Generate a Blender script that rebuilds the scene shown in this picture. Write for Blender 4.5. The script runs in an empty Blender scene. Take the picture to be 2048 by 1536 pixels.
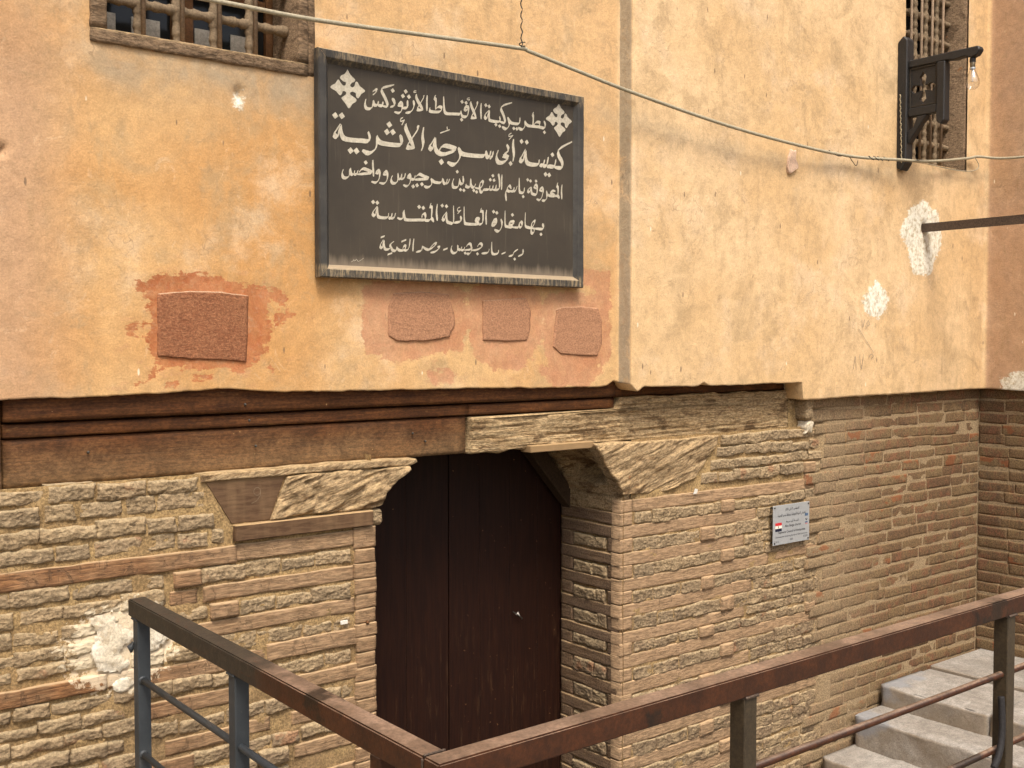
import bpy, bmesh, math, random
import numpy as np
from mathutils import Vector, Matrix

# ------------------------------------------------------------------ camera, light, exposure
S = bpy.context.scene
COL = S.collection
PITCH = math.atan(84 / 2180.0); YAW = math.radians(38.35)
cam = bpy.data.cameras.new("camera"); camo = bpy.data.objects.new("camera", cam); COL.objects.link(camo)
camo.location = (0, 0, 1.6); camo.rotation_euler = (math.pi / 2 - PITCH, 0, -YAW)
cam.sensor_width = 36.0; cam.lens = 36.0 * 2180 / 2048; cam.clip_start = 0.05; cam.clip_end = 500
S.camera = camo

SUN_EL = math.radians(58); SUN_AZ = math.atan2(-0.45, -1.0)
W = bpy.data.worlds.new("World"); S.world = W; W.use_nodes = True
wn = W.node_tree; bg = wn.nodes["Background"]
sky = wn.nodes.new("ShaderNodeTexSky"); sky.sky_type = 'NISHITA'; sky.sun_disc = False
sky.sun_elevation = SUN_EL; sky.sun_rotation = SUN_AZ
sky.air_density = 1.0; sky.dust_density = 6.0; sky.ozone_density = 0.6
wn.links.new(sky.outputs[0], bg.inputs[0]); bg.inputs[1].default_value = 0.09
sun = bpy.data.lights.new("sun", 'SUN'); suno = bpy.data.objects.new("sun", sun); COL.objects.link(suno)
sun.energy = 1.5; sun.angle = math.radians(20); sun.color = (1.0, 0.94, 0.85)
sd = Vector((math.sin(SUN_AZ) * math.cos(SUN_EL), math.cos(SUN_AZ) * math.cos(SUN_EL), math.sin(SUN_EL)))
suno.location = sd * 20; suno.rotation_euler = (-sd).to_track_quat('-Z', 'Y').to_euler()
S.view_settings.view_transform = 'Standard'; S.view_settings.look = 'None'
S.view_settings.exposure = 1.24; S.view_settings.gamma = 1.0; S.view_settings.use_curve_mapping = False
S.cycles.use_denoising = True; S.cycles.adaptive_threshold = .03; S.cycles.max_bounces = 5; S.cycles.diffuse_bounces = 3; S.cycles.glossy_bounces = 2; S.cycles.transmission_bounces = 4; S.cycles.transparent_max_bounces = 4
S.cycles.caustics_reflective = False; S.cycles.caustics_refractive = False

RND = random.Random(7)

# ------------------------------------------------------------------ numpy value noise
_rs = np.random.RandomState(3); _T = _rs.rand(4096)
def _h(i, j, k): return _T[(i * 73 + j * 179 + k * 283 + (i * j) % 97) & 4095]
def vnoise(x, y, z=0.0):
    x = np.asarray(x, float); y = np.asarray(y, float); z = np.zeros_like(x) + z
    i = np.floor(x).astype(np.int64); j = np.floor(y).astype(np.int64); k = np.floor(z).astype(np.int64)
    f = x - i; g = y - j; h = z - k
    f = f * f * (3 - 2 * f); g = g * g * (3 - 2 * g); h = h * h * (3 - 2 * h)
    r = 0
    for a in (0, 1):
        for b in (0, 1):
            for c in (0, 1):
                w = (f if a else 1 - f) * (g if b else 1 - g) * (h if c else 1 - h)
                r = r + w * _h(i + a, j + b, k + c)
    return r * 2 - 1
def fbm(x, y, z=0.0, o=4, gain=0.55):
    r = 0; a = 1; t = 0
    for n in range(o):
        r = r + a * vnoise(np.asarray(x) * 2 ** n + 17.3 * n, np.asarray(y) * 2 ** n + 9.1 * n, np.asarray(z) * 1.0 + 5.7 * n)
        t += a; a *= gain
    return r / t
def sstep(a, b, x):
    t = np.clip((np.asarray(x) - a) / (b - a), 0, 1); return t * t * (3 - 2 * t)

# ------------------------------------------------------------------ shader helpers
class NB:
    def __init__(s, name):
        s.m = bpy.data.materials.new(name); s.m.use_nodes = True; s.t = s.m.node_tree
        s.b = s.t.nodes["Principled BSDF"]; s.b.inputs["Specular IOR Level"].default_value = 0.25
    def n(s, ty, ins=None, **kw):
        x = s.t.nodes.new(ty)
        for k, v in kw.items(): setattr(x, k, v)
        for k, v in (ins or {}).items(): s.put(x.inputs[k], v)
        return x
    def put(s, sock, v):
        if hasattr(v, 'is_output'): s.t.links.new(v, sock)
        else:
            if isinstance(v, tuple) and len(v) == 3 and sock.type == 'RGBA': v = v + (1,)
            sock.default_value = v
    def pos(s, sc=(1, 1, 1), off=None):
        p = s.n("ShaderNodeNewGeometry").outputs["Position"]
        if off is not None: p = s.n("ShaderNodeVectorMath", {0: p, 1: off}, operation='ADD').outputs[0]
        if sc == (1, 1, 1): return p
        return s.n("ShaderNodeVectorMath", {0: p, 1: sc}, operation='MULTIPLY').outputs[0]
    def noise(s, v, sc, d=4, r=0.55, di=0.0):
        return s.n("ShaderNodeTexNoise", {"Vector": v, "Scale": sc, "Detail": d, "Roughness": r, "Distortion": di}).outputs["Fac"]
    def voro(s, v, sc, f='F1', out="Distance"):
        return s.n("ShaderNodeTexVoronoi", {"Vector": v, "Scale": sc}, feature=f).outputs[out]
    def mr(s, f, a, b, c=0.0, d=1.0):
        return s.n("ShaderNodeMapRange", {0: f, 1: a, 2: b, 3: c, 4: d}, interpolation_type='SMOOTHSTEP').outputs[0]
    def math(s, op, a, b=0.0): return s.n("ShaderNodeMath", {0: a, 1: b}, operation=op).outputs[0]
    def mix(s, f, a, b, bl='MIX'):
        x = s.n("ShaderNodeMix", data_type='RGBA', blend_type=bl)
        s.put(x.inputs[0], f); s.put(x.inputs[6], a); s.put(x.inputs[7], b); return x.outputs[2]
    def rpos(s, ang, sc):
        p = s.n("ShaderNodeVectorRotate", {"Vector": s.pos(), "Angle": ang}, rotation_type='Y_AXIS').outputs[0]
        return s.n("ShaderNodeVectorMath", {0: p, 1: sc}, operation='MULTIPLY').outputs[0]
    def spk(s, c, sc, lo, hi, a_=.34, b_=.66, v=None):
        n = s.noise(v if v is not None else s.pos(), sc, 2, .75)
        return s.mix(1.0, c, s.gray(s.mr(n, a_, b_, lo, hi)), 'MULTIPLY')
    def lime(s, c, f):
        x = s.xyz()
        u = s.math('MULTIPLY', s.math('SUBTRACT', x[0], 1.0), 6.6); v = s.math('MULTIPLY', s.math('SUBTRACT', x[2], .765), 8.6)
        d = s.math('ADD', s.math('ADD', s.math('MULTIPLY', u, u), s.math('MULTIPLY', v, v)), s.math('MULTIPLY', s.math('SUBTRACT', f, .5), 3.4))
        return s.mix(s.mr(d, 1.15, .8, 0, .85), c, (.60, .54, .43))
    def gray(s, f):
        return s.n("ShaderNodeCombineColor", {0: f, 1: f, 2: f}).outputs[0]
    def rnd(s): return s.n("ShaderNodeObjectInfo").outputs["Random"]
    def up(s, lo, hi):
        g = s.n("ShaderNodeNewGeometry").outputs["Normal"]
        z = s.n("ShaderNodeSeparateXYZ", {0: g}).outputs[2]
        return s.mr(z, lo, hi)
    def xyz(s):
        return s.n("ShaderNodeSeparateXYZ", {0: s.pos()}).outputs
    def attr(s, nm): return s.n("ShaderNodeAttribute", attribute_name=nm).outputs["Fac"]
    def fin(s, col, rough=0.9, bump=None, bs=0.6, bd=0.004, spec=None, metal=None, gain=None):
        if gain: col = s.mix(1.0, col, gain, 'MULTIPLY')
        s.put(s.b.inputs["Base Color"], col); s.put(s.b.inputs["Roughness"], rough)
        if spec is not None: s.b.inputs["Specular IOR Level"].default_value = spec
        if metal is not None: s.put(s.b.inputs["Metallic"], metal)
        if bump is not None:
            b = s.n("ShaderNodeBump", {"Strength": bs, "Distance": bd, "Height": bump})
            s.t.links.new(b.outputs[0], s.b.inputs["Normal"])
        return s.m

def m_plaster():
    a = NB("ochre_plaster"); P = a.pos()
    n1 = a.noise(P, 1.7, 3, .55); n2 = a.noise(P, 5.5, 5, .68, .6); n5 = a.noise(a.pos((1, 1, 1), (3, 7, 1)), 3.0, 5, .66)
    ns = a.noise(a.pos((9, 9, 1.1)), 3.2, 4, .6); nf = a.noise(P, 55, 4, .7)
    sw = a.noise(a.pos((1, 1, .8), (9, 2, 4)), 9, 5, .74, 2.6)
    pe = a.attr("peach")
    base = a.mix(a.mr(n1, .34, .66), (.44, .225, .078), (.50, .30, .13))
    base2 = a.mix(a.mr(n1, .34, .66), (.58, .388, .205), (.52, .328, .155))
    c = a.mix(pe, base, base2)
    c = a.mix(a.math('MULTIPLY', a.mr(n2, .46, .68), .62), c, (.36, .235, .115))
    c = a.mix(a.math('MULTIPLY', a.mr(n5, .50, .70), .6), c, (.61, .43, .26))
    c = a.mix(a.math('MULTIPLY', a.attr("grey"), a.mr(n2, .25, .6)), c, (.34, .26, .165))
    c = a.mix(a.math('MULTIPLY', a.attr("pink"), a.mr(n1, .2, .6, .3, .8)), c, (.37, .215, .13))
    c = a.mix(a.math('MULTIPLY', a.mr(ns, .56, .75), .30), c, (.30, .19, .09))
    c = a.mix(a.math('MULTIPLY', a.mr(sw, .56, .63), a.mr(n2, .4, .6, .12, .42)), c, (.31, .20, .10))
    c = a.mix(a.math('MULTIPLY', a.mr(sw, .40, .34), .22), c, (.64, .44, .26))
    # red coat showing, ragged edge
    e1 = a.math('MULTIPLY', a.math('SUBTRACT', a.noise(P, 17, 5, .68, .4), .5), .085)
    e2 = a.math('MULTIPLY', a.math('SUBTRACT', a.noise(a.pos((1, 1, 3.2)), 26, 3, .7), .5), .05)
    redm = a.mr(a.math('ADD', a.attr("red"), a.math('ADD', e1, e2)), -.003, .004)
    rc = a.mix(a.mr(n2, .3, .7), (.30, .088, .030), (.385, .145, .058))
    rc = a.mix(a.math('MULTIPLY', a.mr(nf, .5, .75), .4), rc, (.42, .24, .14))
    fx = a.mr(a.xyz()[0], 1.55, 1.85); rc = a.mix(a.math('MULTIPLY', fx, a.mr(n5, .3, .6, .35, .75)), rc, (.44, .235, .125))
    c = a.mix(a.math('MULTIPLY', redm, a.mr(sw, .40, .60, .96, .72)), c, rc)
    # faint red wash around it
    wash = a.math('MULTIPLY', a.mr(a.attr("red"), -.10, .01), a.mr(a.noise(a.pos((1, 1, 2.2)), 14, 4, .7), .53, .66))
    c = a.mix(a.math('MULTIPLY', wash, .5), c, (.40, .20, .10))
    # white plaster daubs
    wm = a.mr(a.math('ADD', a.attr("white"), a.math('ADD', e1, e2)), -.006, .008)
    wc = a.mix(a.mr(nf, .42, .66), (.68, .61, .48), (.45, .36, .23))
    c = a.mix(wm, c, wc)
    # small dark and pale nicks, drawn out downwards
    for sc_, th, colr, of in ((22, .10, (.13, .085, .05), (0, 0, 0)), (12, .065, (.10, .07, .045), (4, 1, 8)), (17, .07, (.72, .60, .42), (2, 5, 3))):
        q = a.pos((1, 1, .33), of)
        v = a.n("ShaderNodeTexVoronoi", {"Vector": q, "Scale": sc_, "Randomness": 1.0})
        r_ = a.n("ShaderNodeSeparateColor", {0: v.outputs["Color"]}).outputs[0]
        msk = a.math('MULTIPLY', a.mr(v.outputs["Distance"], th, th * .55), a.math('GREATER_THAN', r_, .72))
        c = a.mix(a.math('MULTIPLY', msk, .75), c, colr)
    c = a.mix(a.math('MULTIPLY', a.mr(nf, .58, .74), a.mr(n5, .3, .6, .12, .5)), c, (.24, .15, .08))
    # hairline cracks
    cr = a.n("ShaderNodeTexVoronoi", {"Vector": a.n("ShaderNodeVectorMath", {0: a.pos((1, 1, .7)), 1: a.n("ShaderNodeTexNoise", {"Vector": P, "Scale": 5.0, "Detail": 3.0}).outputs["Color"]}, operation='ADD').outputs[0], "Scale": 1.6}, feature='DISTANCE_TO_EDGE').outputs["Distance"]
    ck = a.math('MULTIPLY', a.mr(cr, .0055, .0015), a.mr(n5, .52, .60))
    c = a.mix(a.math('MULTIPLY', ck, .42), c, (.19, .12, .065))
    h = a.math('ADD', a.math('MULTIPLY', sw, .7), a.math('MULTIPLY', nf, .8))
    c = a.spk(c, 190, .90, 1.08); c = a.spk(c, 24, .92, 1.07, .3, .7)
    return a.fin(c, .92, h, .5, .005, gain=(1.10, 1.17, 1.25))

def m_redpanel():
    a = NB("red_rough_render"); P = a.pos()
    f = a.noise(a.pos((1, 1, 1.7)), 120, 3, .7, .2)
    c = a.mix(a.mr(f, .38, .66), (.20, .075, .034), (.29, .128, .062))
    c = a.mix(a.math('MULTIPLY', a.mr(a.noise(P, 7, 5), .4, .7), .6), c, (.29, .13, .06))
    c = a.mix(a.rnd(), c, a.mix(.35, c, (.29, .12, .055)))
    c = a.mix(a.math('MULTIPLY', a.up(.25, .8), .7), c, (.46, .34, .22))
    c = a.mix(a.mr(a.xyz()[0], 1.5, 1.9, 0, .65), c, (.40, .22, .125))
    ch = a.mr(a.noise(a.pos((1, 1, 1), (1, 0, 2)), 11, 3, .5), .74, .76)
    c = a.mix(ch, c, (.55, .36, .22))
    c = a.spk(c, 200, .76, 1.18)
    return a.fin(c, .85, f, .6, .004)

def m_brick():
    a = NB("eroded_dusty_brick"); P = a.pos()
    big = a.noise(P, 11, 4, .6); f = a.noise(a.pos((.75, .75, 1.15)), 52, 4, .68, .3); v = a.voro(a.pos((.8, .8, 1.2)), 75)
    r = a.rnd(); r2 = a.math('FRACT', a.math('MULTIPLY', r, 7.31)); x = a.xyz()
    c = a.mix(a.mr(big, .35, .65), (.335, .262, .170), (.27, .205, .130))
    c = a.mix(a.math('MULTIPLY', r, .5), c, (.215, .172, .125)); c = a.mix(a.math('MULTIPLY', a.mr(r2, .55, 1.0), .5), c, (.36, .275, .18))
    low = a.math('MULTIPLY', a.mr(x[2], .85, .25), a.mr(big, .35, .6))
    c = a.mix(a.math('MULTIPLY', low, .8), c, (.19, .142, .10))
    pit = a.math('MULTIPLY', a.mr(f, .44, .37), a.mr(big, .3, .55, .4, 1))
    c = a.mix(a.math('MULTIPLY', pit, .62), c, (.095, .068, .045))
    c = a.mix(a.math('MULTIPLY', a.mr(f, .58, .70), .4), c, (.43, .35, .24))
    c = a.mix(a.math('MULTIPLY', a.up(.10, .7), .7), c, (.38, .31, .205))
    c = a.mix(a.math('MULTIPLY', a.math('MULTIPLY', a.mr(big, .58, .66), a.math('GREATER_THAN', r2, .82)), .5), c, (.29, .14, .08))
    c = a.spk(c, 110, .74, 1.16, .36, .64); c = a.lime(c, f)
    h = a.math('ADD', f, a.math('MULTIPLY', v, .7))
    return a.fin(c, .95, h, .8, .008, gain=(.96, .90, .785))

def m_smear():
    a = NB("mortar_smeared_brick"); P = a.pos()
    big = a.noise(P, 6, 5, .6); f = a.noise(P, 45, 5, .72); st = a.noise(a.pos((14, 14, 1.6)), 2.4, 5, .65)
    c = a.mix(a.mr(big, .36, .64), (.205, .145, .085), (.155, .098, .062))
    c = a.mix(a.math('MULTIPLY', a.rnd(), .8), c, (.25, .195, .115))
    c = a.mix(a.math('MULTIPLY', a.mr(a.noise(P, 21, 5, .7), .52, .66), .55), c, (.10, .072, .058))
    c = a.mix(a.math('MULTIPLY', a.mr(a.noise(a.pos((1, 1, 1), (5, 1, 2)), 17, 5, .7), .50, .64), .7), c, (.25, .125, .08))
    c = a.mix(a.mr(a.xyz()[0], 4.75, 4.15, 0, .6), c, (.40, .335, .235)); c = a.spk(c, 140, .62, 1.26, .36, .64)
    sel = a.math('GREATER_THAN', a.rnd(), .93)
    rm = a.math('MULTIPLY', sel, a.mr(a.noise(a.pos((1, 1, 1.5), (2, 9, 5)), 10, 4, .6), .52, .57))
    c = a.mix(a.math('MULTIPLY', rm, .65), c, (.29, .10, .04))
    c = a.mix(a.math('MULTIPLY', a.mr(st, .60, .72), .40), c, (.42, .27, .13))
    c = a.mix(a.math('MULTIPLY', a.mr(f, .58, .72), .5), c, (.36, .29, .19))
    c = a.mix(a.math('MULTIPLY', a.up(.2, .8), .45), c, (.29, .235, .15))
    v = a.n("ShaderNodeTexVoronoi", {"Vector": a.pos((1, 1, .4)), "Scale": 14.0})
    wk = a.math('MULTIPLY', a.mr(v.outputs["Distance"], .06, .03), a.math('GREATER_THAN', a.n("ShaderNodeSeparateColor", {0: v.outputs["Color"]}).outputs[0], .8))
    c = a.mix(a.math('MULTIPLY', wk, .8), c, (.66, .60, .48))
    return a.fin(c, .93, f, .7, .005, gain=(.74, .65, .545))

def m_mortar():
    a = NB("sandy_mortar"); P = a.pos()
    f = a.noise(P, 60, 5, .7); b = a.noise(P, 5, 4)
    c = a.mix(a.mr(b, .35, .65), (.305, .225, .115), (.235, .168, .088))
    c = a.mix(a.math('MULTIPLY', a.mr(f, .5, .36), .45), c, (.14, .095, .05))
    c = a.mix(a.math('MULTIPLY', a.mr(f, .58, .74), .45), c, (.42, .33, .20))
    x = a.xyz()
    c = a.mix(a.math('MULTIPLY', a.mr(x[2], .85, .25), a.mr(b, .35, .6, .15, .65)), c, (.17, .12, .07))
    c = a.mix(a.math('MULTIPLY', a.mr(x[0], 3.95, 4.25), .85), c, (.25, .20, .135))
    c = a.spk(c, 150, .66, 1.20, .36, .64); c = a.lime(c, f)
    return a.fin(c, .95, f, .9, .006, gain=(1.20, 1.11, .98))

def m_timber():
    a = NB("dusty_lacing_timber"); P = a.pos()
    g = a.noise(a.pos((2.2, 2.2, 34)), 5.5, 5, .70, .5); b = a.noise(P, 4, 4); f = a.noise(P, 50, 4, .7)
    cr = a.noise(a.pos((1, 1, .55), (4, 4, 4)), 22, 4, .7, 1.6)
    c = a.mix(a.mr(g, .36, .64), (.135, .078, .040), (.275, .185, .11))
    c = a.mix(a.math('MULTIPLY', a.mr(b, .36, .60), .75), c, a.mix(a.mr(f, .4, .62), (.25, .18, .12), (.33, .24, .155)))
    c = a.mix(a.math('MULTIPLY', a.rnd(), .35), c, (.19, .105, .055))
    x = a.xyz()
    ora = a.math('MULTIPLY', a.mr(x[0], 1.45, .8), a.mr(a.noise(P, 6, 4), .30, .55))
    c = a.mix(a.math('MULTIPLY', ora, .6), c, a.mix(a.mr(g, .4, .6), (.10, .042, .018), (.29, .145, .06)))
    c = a.mix(a.math('MULTIPLY', a.mr(cr, .55, .60), .6), c, (.12, .078, .048))
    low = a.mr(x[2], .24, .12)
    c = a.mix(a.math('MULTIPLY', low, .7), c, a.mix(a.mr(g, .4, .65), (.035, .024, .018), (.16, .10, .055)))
    c = a.mix(a.mr(x[0], 1.0, 1.4, 0, .6), c, a.mix(a.mr(g, .4, .6), (.25, .18, .115), (.345, .26, .17))); c = a.mix(a.mr(x[0], 2.0, 2.6, 0, .4), c, (.365, .275, .185))
    c = a.spk(c, 95, .70, 1.18, .36, .64, a.pos((.25, .25, 1.3)))
    c = a.mix(a.math('MULTIPLY', a.up(.15, .8), .8), c, (.40, .31, .20))
    h = a.math('ADD', g, a.math('ADD', a.math('MULTIPLY', f, .4), a.math('MULTIPLY', a.mr(cr, .62, .585), .5)))
    c = a.lime(c, f)
    return a.fin(c, .86, h, .8, .005, gain=(1.08, .97, .84))

def m_jamb():
    a = NB("reveal_timber"); P = a.pos()
    g = a.noise(a.pos((2.2, 2.2, 30)), 5, 8, .66, .4); b = a.noise(P, 5, 4)
    c = a.mix(a.mr(g, .36, .64), (.105, .07, .045), (.19, .145, .105))
    c = a.mix(a.math('MULTIPLY', a.mr(b, .4, .6), .5), c, (.16, .125, .10))
    c = a.mix(a.math('MULTIPLY', a.up(.15, .8), .8), c, (.40, .32, .21))
    c = a.spk(c, 150, .66, 1.2, .36, .64)
    return a.fin(c, .82, g, .7, .004, gain=(1.0, .86, .70))

def m_fascia():
    a = NB("brown_fascia_board"); P = a.pos()
    g = a.noise(a.pos((1.6, 1.6, 30)), 5, 8, .62, .4); b = a.noise(a.pos((1, 1, 2)), 4.2, 6, .65)
    c = a.mix(a.mr(g, .34, .66), (.075, .033, .015), (.145, .072, .033))
    c = a.mix(a.math('MULTIPLY', a.mr(b, .5, .66), .5), c, (.135, .062, .025))
    x = a.xyz()
    dz = a.math('ADD', x[2], a.math('MULTIPLY', a.math('SUBTRACT', b, .5), .14))
    c = a.mix(a.math('MULTIPLY', a.mr(dz, 1.36, 1.20), .58), c, (.33, .27, .21))
    c = a.mix(a.math('MULTIPLY', a.mr(a.noise(a.pos((6, 6, 30)), 3, 6, .7), .63, .70), .5), c, (.30, .20, .10))
    c = a.spk(c, 170, .74, 1.22, .36, .64, a.pos((.5, .5, 1))); c = a.spk(c, 13, .80, 1.18)
    c = a.mix(a.mr(a.noise(P, 90, 2), .75, .78), c, (.45, .36, .24))
    return a.fin(c, .72, g, .5, .003, .22, gain=(.68, .53, .33))

def m_weather(name, lo, hi, dk, sc=(2.0, 2.0, 26), ang=0.0):
    a = NB(name); P = a.pos()
    g = a.noise(a.rpos(ang, sc), 5, 5, .72, .9); b = a.noise(a.rpos(ang, (1, 1, 2.5)), 7, 5, .65, .8); f = a.noise(P, 60, 4, .7)
    c = a.mix(a.mr(g, .34, .66), lo, hi)
    c = a.mix(a.math('MULTIPLY', a.mr(b, .52, .64), .8), c, dk)
    c = a.mix(a.math('MULTIPLY', a.mr(g, .42, .33), .7), c, dk)
    c = a.mix(a.math('MULTIPLY', a.up(.1, .7), .6), c, (.42, .33, .20))
    c = a.spk(c, 150, .62, 1.20, .36, .64, a.rpos(ang, (.4, 1, 1)))
    rs = a.mr(a.noise(a.pos((1, 1, 1), (1, 3, 3)), 16, 4), .70, .74)
    c = a.mix(a.math('MULTIPLY', rs, .6), c, (.26, .11, .04))
    return a.fin(c, .92, a.math('ADD', g, a.math('MULTIPLY', f, .4)), 1.0, .008, gain=(1.08, .97, .82))

def m_plank():
    a = NB("dark_dusty_plank"); P = a.pos()
    g = a.noise(a.pos((3, 3, 18)), 5, 7, .6, .3)
    c = a.mix(a.mr(g, .35, .65), (.082, .052, .032), (.135, .092, .06))
    c = a.mix(a.math('MULTIPLY', a.mr(a.noise(a.pos((5, 5, 1)), 4, 5), .45, .7), .5), c, (.21, .155, .10))
    c = a.mix(a.math('MULTIPLY', a.up(.1, .7), .85), c, (.44, .35, .22))
    x = a.xyz()
    c = a.mix(a.math('MULTIPLY', a.mr(x[2], 1.18, 1.215), .7), c, (.36, .28, .17))
    return a.fin(c, .8, g, .5, .003, gain=(.92, .78, .62))

def m_door():
    a = NB("dark_brown_door"); P = a.pos()
    g = a.noise(a.pos((26, 26, 1.4)), 4, 7, .6, .3)
    c = a.mix(a.mr(g, .35, .65), (.0125, .0052, .0032), (.021, .0095, .0058))
    x = a.xyz()
    dn = a.noise(a.pos((20, 20, 2)), 3, 6, .7)
    c = a.mix(a.math('MULTIPLY', a.mr(x[2], .75, .1), a.mr(dn, .55, .75)), c, (.07, .055, .045))
    c = a.mix(a.math('MULTIPLY', a.mr(a.noise(P, 85, 2), .745, .77), .8), c, (.30, .24, .18))
    return a.fin(c, .62, g, .35, .002, .2, gain=(.88, .54, .30))

def m_sign():
    a = NB("black_sign_paint"); P = a.pos()
    s_ = a.noise(a.pos((30, 30, 1.6)), 3, 6, .65); b = a.noise(P, 4, 5)
    c = a.mix(a.mr(b, .3, .7), (.040, .034, .027), (.060, .050, .038))
    c = a.mix(a.math('MULTIPLY', a.mr(s_, .55, .75), .45), c, (.115, .10, .08))
    x = a.xyz()
    dn = a.math('ADD', x[2], a.math('MULTIPLY', a.math('SUBTRACT', a.noise(a.pos((16, 16, 2)), 4, 5), .5), .05))
    c = a.mix(a.math('MULTIPLY', a.mr(dn, 1.875, 1.836), .6), c, (.27, .225, .175))
    v = a.n("ShaderNodeTexVoronoi", {"Vector": a.pos((1, 1, .25)), "Scale": 16.0})
    wk = a.math('MULTIPLY', a.mr(v.outputs["Distance"], .075, .04), a.math('GREATER_THAN', a.n("ShaderNodeSeparateColor", {0: v.outputs["Color"]}).outputs[0], .62))
    c = a.mix(a.math('MULTIPLY', wk, .6), c, (.42, .36, .26))
    return a.fin(c, .62, s_, .15, .001, .3, gain=(.95, .91, .83))

def m_frame():
    a = NB("worn_black_frame"); P = a.pos()
    g = a.noise(a.pos((26, 26, 4)), 4, 5, .75); b = a.noise(P, 14, 5, .65)
    x = a.xyz()
    c = a.mix(a.mr(b, .3, .7), (.040, .041, .042), (.070, .070, .068))
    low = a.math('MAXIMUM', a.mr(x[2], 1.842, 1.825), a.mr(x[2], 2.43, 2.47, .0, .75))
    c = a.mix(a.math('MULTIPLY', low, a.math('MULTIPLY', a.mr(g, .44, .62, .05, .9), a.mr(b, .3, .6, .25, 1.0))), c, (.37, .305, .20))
    c = a.mix(a.math('MULTIPLY', a.up(.2, .8), .8), c, (.42, .35, .25))
    return a.fin(c, .6, g, .3, .002, .35, gain=(.85, .78, .68))

def m_flat(name, col, rough=.8, spec=.25, metal=0.0, nz=.15, bump=.2):
    a = NB(name); f = a.noise(a.pos(), 40, 4, .65); b = a.noise(a.pos(), 6, 3)
    k = tuple(v * (1 - nz * 2) for v in col); l = tuple(min(1, v * (1 + nz)) for v in col)
    c = a.spk(a.mix(a.math('MULTIPLY', a.math('ADD', f, b), .5), k, l), 150, 1 - nz, 1 + nz * .8)
    return a.fin(c, rough, f, bump, .002, spec, metal)

def m_rust():
    a = NB("rusty_painted_rail"); P = a.pos(); x = a.xyz()
    b = a.noise(P, 7, 6, .65, .4); f = a.noise(P, 70, 6, .7)
    c = a.mix(a.mr(b, .3, .7), (.085, .042, .024), (.125, .066, .045))
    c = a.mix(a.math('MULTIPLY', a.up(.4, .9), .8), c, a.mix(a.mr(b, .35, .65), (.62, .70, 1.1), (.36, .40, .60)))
    c = a.mix(a.math('MULTIPLY', a.mr(a.noise(a.pos((1, 1, 1), (2.3, 1, 1)), 3.1, 6, .7), .585, .63), .8), c, (.027, .025, .024))
    c = a.mix(a.math('MULTIPLY', a.mr(f, .62, .74), .35), c, (.22, .12, .08))
    c = a.spk(c, 120, .78, 1.22); c = a.spk(c, 16, .78, 1.2)
    # the far left run keeps more of its dark paint
    k = a.math('ADD', x[1], a.math('MULTIPLY', a.math('SUBTRACT', a.noise(P, 9, 6, .7), .5), .5))
    dk = a.math('MULTIPLY', a.mr(k, 1.85, 2.10), a.mr(x[0], 1.2, 1.0))
    c = a.mix(a.math('MULTIPLY', dk, .9), c, a.mix(a.mr(f, .45, .62), (.050, .078, .14), (.10, .14, .22)))
    ed = a.math('MULTIPLY', dk, a.mr(a.noise(a.pos((8, 2, 30)), 4, 5, .7), .60, .66))
    c = a.mix(a.math('MULTIPLY', ed, .6), c, (.14, .062, .04))
    return a.fin(c, .55, f, .35, .002, .35, gain=(.40, .235, .10))

def m_postpaint():
    a = NB("brown_rail_post_paint"); P = a.pos()
    b = a.noise(P, 7, 5, .65); f = a.noise(P, 60, 4, .7)
    c = a.mix(a.mr(b, .3, .7), (.050, .037, .022), (.085, .062, .036))
    c = a.mix(a.math('MULTIPLY', a.mr(b, .54, .7), .6), c, (.10, .05, .025))
    c = a.spk(c, 120, .78, 1.2)
    return a.fin(c, .55, f, .3, .002, .35, gain=(.62, .60, .55))

def m_darkpaint():
    a = NB("dark_rail_post_paint"); P = a.pos()
    b = a.noise(P, 6, 5, .6); f = a.noise(P, 60, 6, .7)
    c = a.mix(a.mr(b, .3, .7), (.040, .048, .055), (.066, .076, .082))
    c = a.mix(a.math('MULTIPLY', a.mr(b, .55, .72), .6), c, (.095, .065, .045))
    c = a.mix(a.math('MULTIPLY', a.mr(f, .62, .72), .4), c, (.20, .17, .14))
    return a.fin(c, .55, f, .3, .002, .4, gain=(.60, .60, .60))

def m_step():
    a = NB("pale_worn_step_stone"); P = a.pos()
    b = a.noise(P, 3.5, 6, .6, .3); f = a.noise(P, 55, 6, .72)
    c = a.mix(a.mr(b, .35, .65), (.42, .375, .32), (.33, .285, .235))
    c = a.mix(a.math('MULTIPLY', a.mr(f, .5, .35), .35), c, (.22, .185, .145))
    c = a.spk(c, 150, .80, 1.14, .36, .64); c = a.spk(c, 20, .86, 1.1)
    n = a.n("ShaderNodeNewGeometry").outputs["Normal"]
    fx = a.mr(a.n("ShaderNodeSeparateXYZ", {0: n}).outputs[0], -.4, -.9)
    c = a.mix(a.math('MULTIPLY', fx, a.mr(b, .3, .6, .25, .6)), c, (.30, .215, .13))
    c = a.mix(a.math('MULTIPLY', a.mr(a.noise(a.pos((1, 1, 1), (1, 2, 3)), 2.1, 5), .60, .66), .6), c, (.27, .275, .29))
    c = a.mix(a.math('MULTIPLY', a.mr(a.noise(P, 30, 5, .7), .64, .70), .4), c, (.17, .14, .11))
    return a.fin(c, .88, f, .7, .005, gain=(.78, .81, .84))

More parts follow.
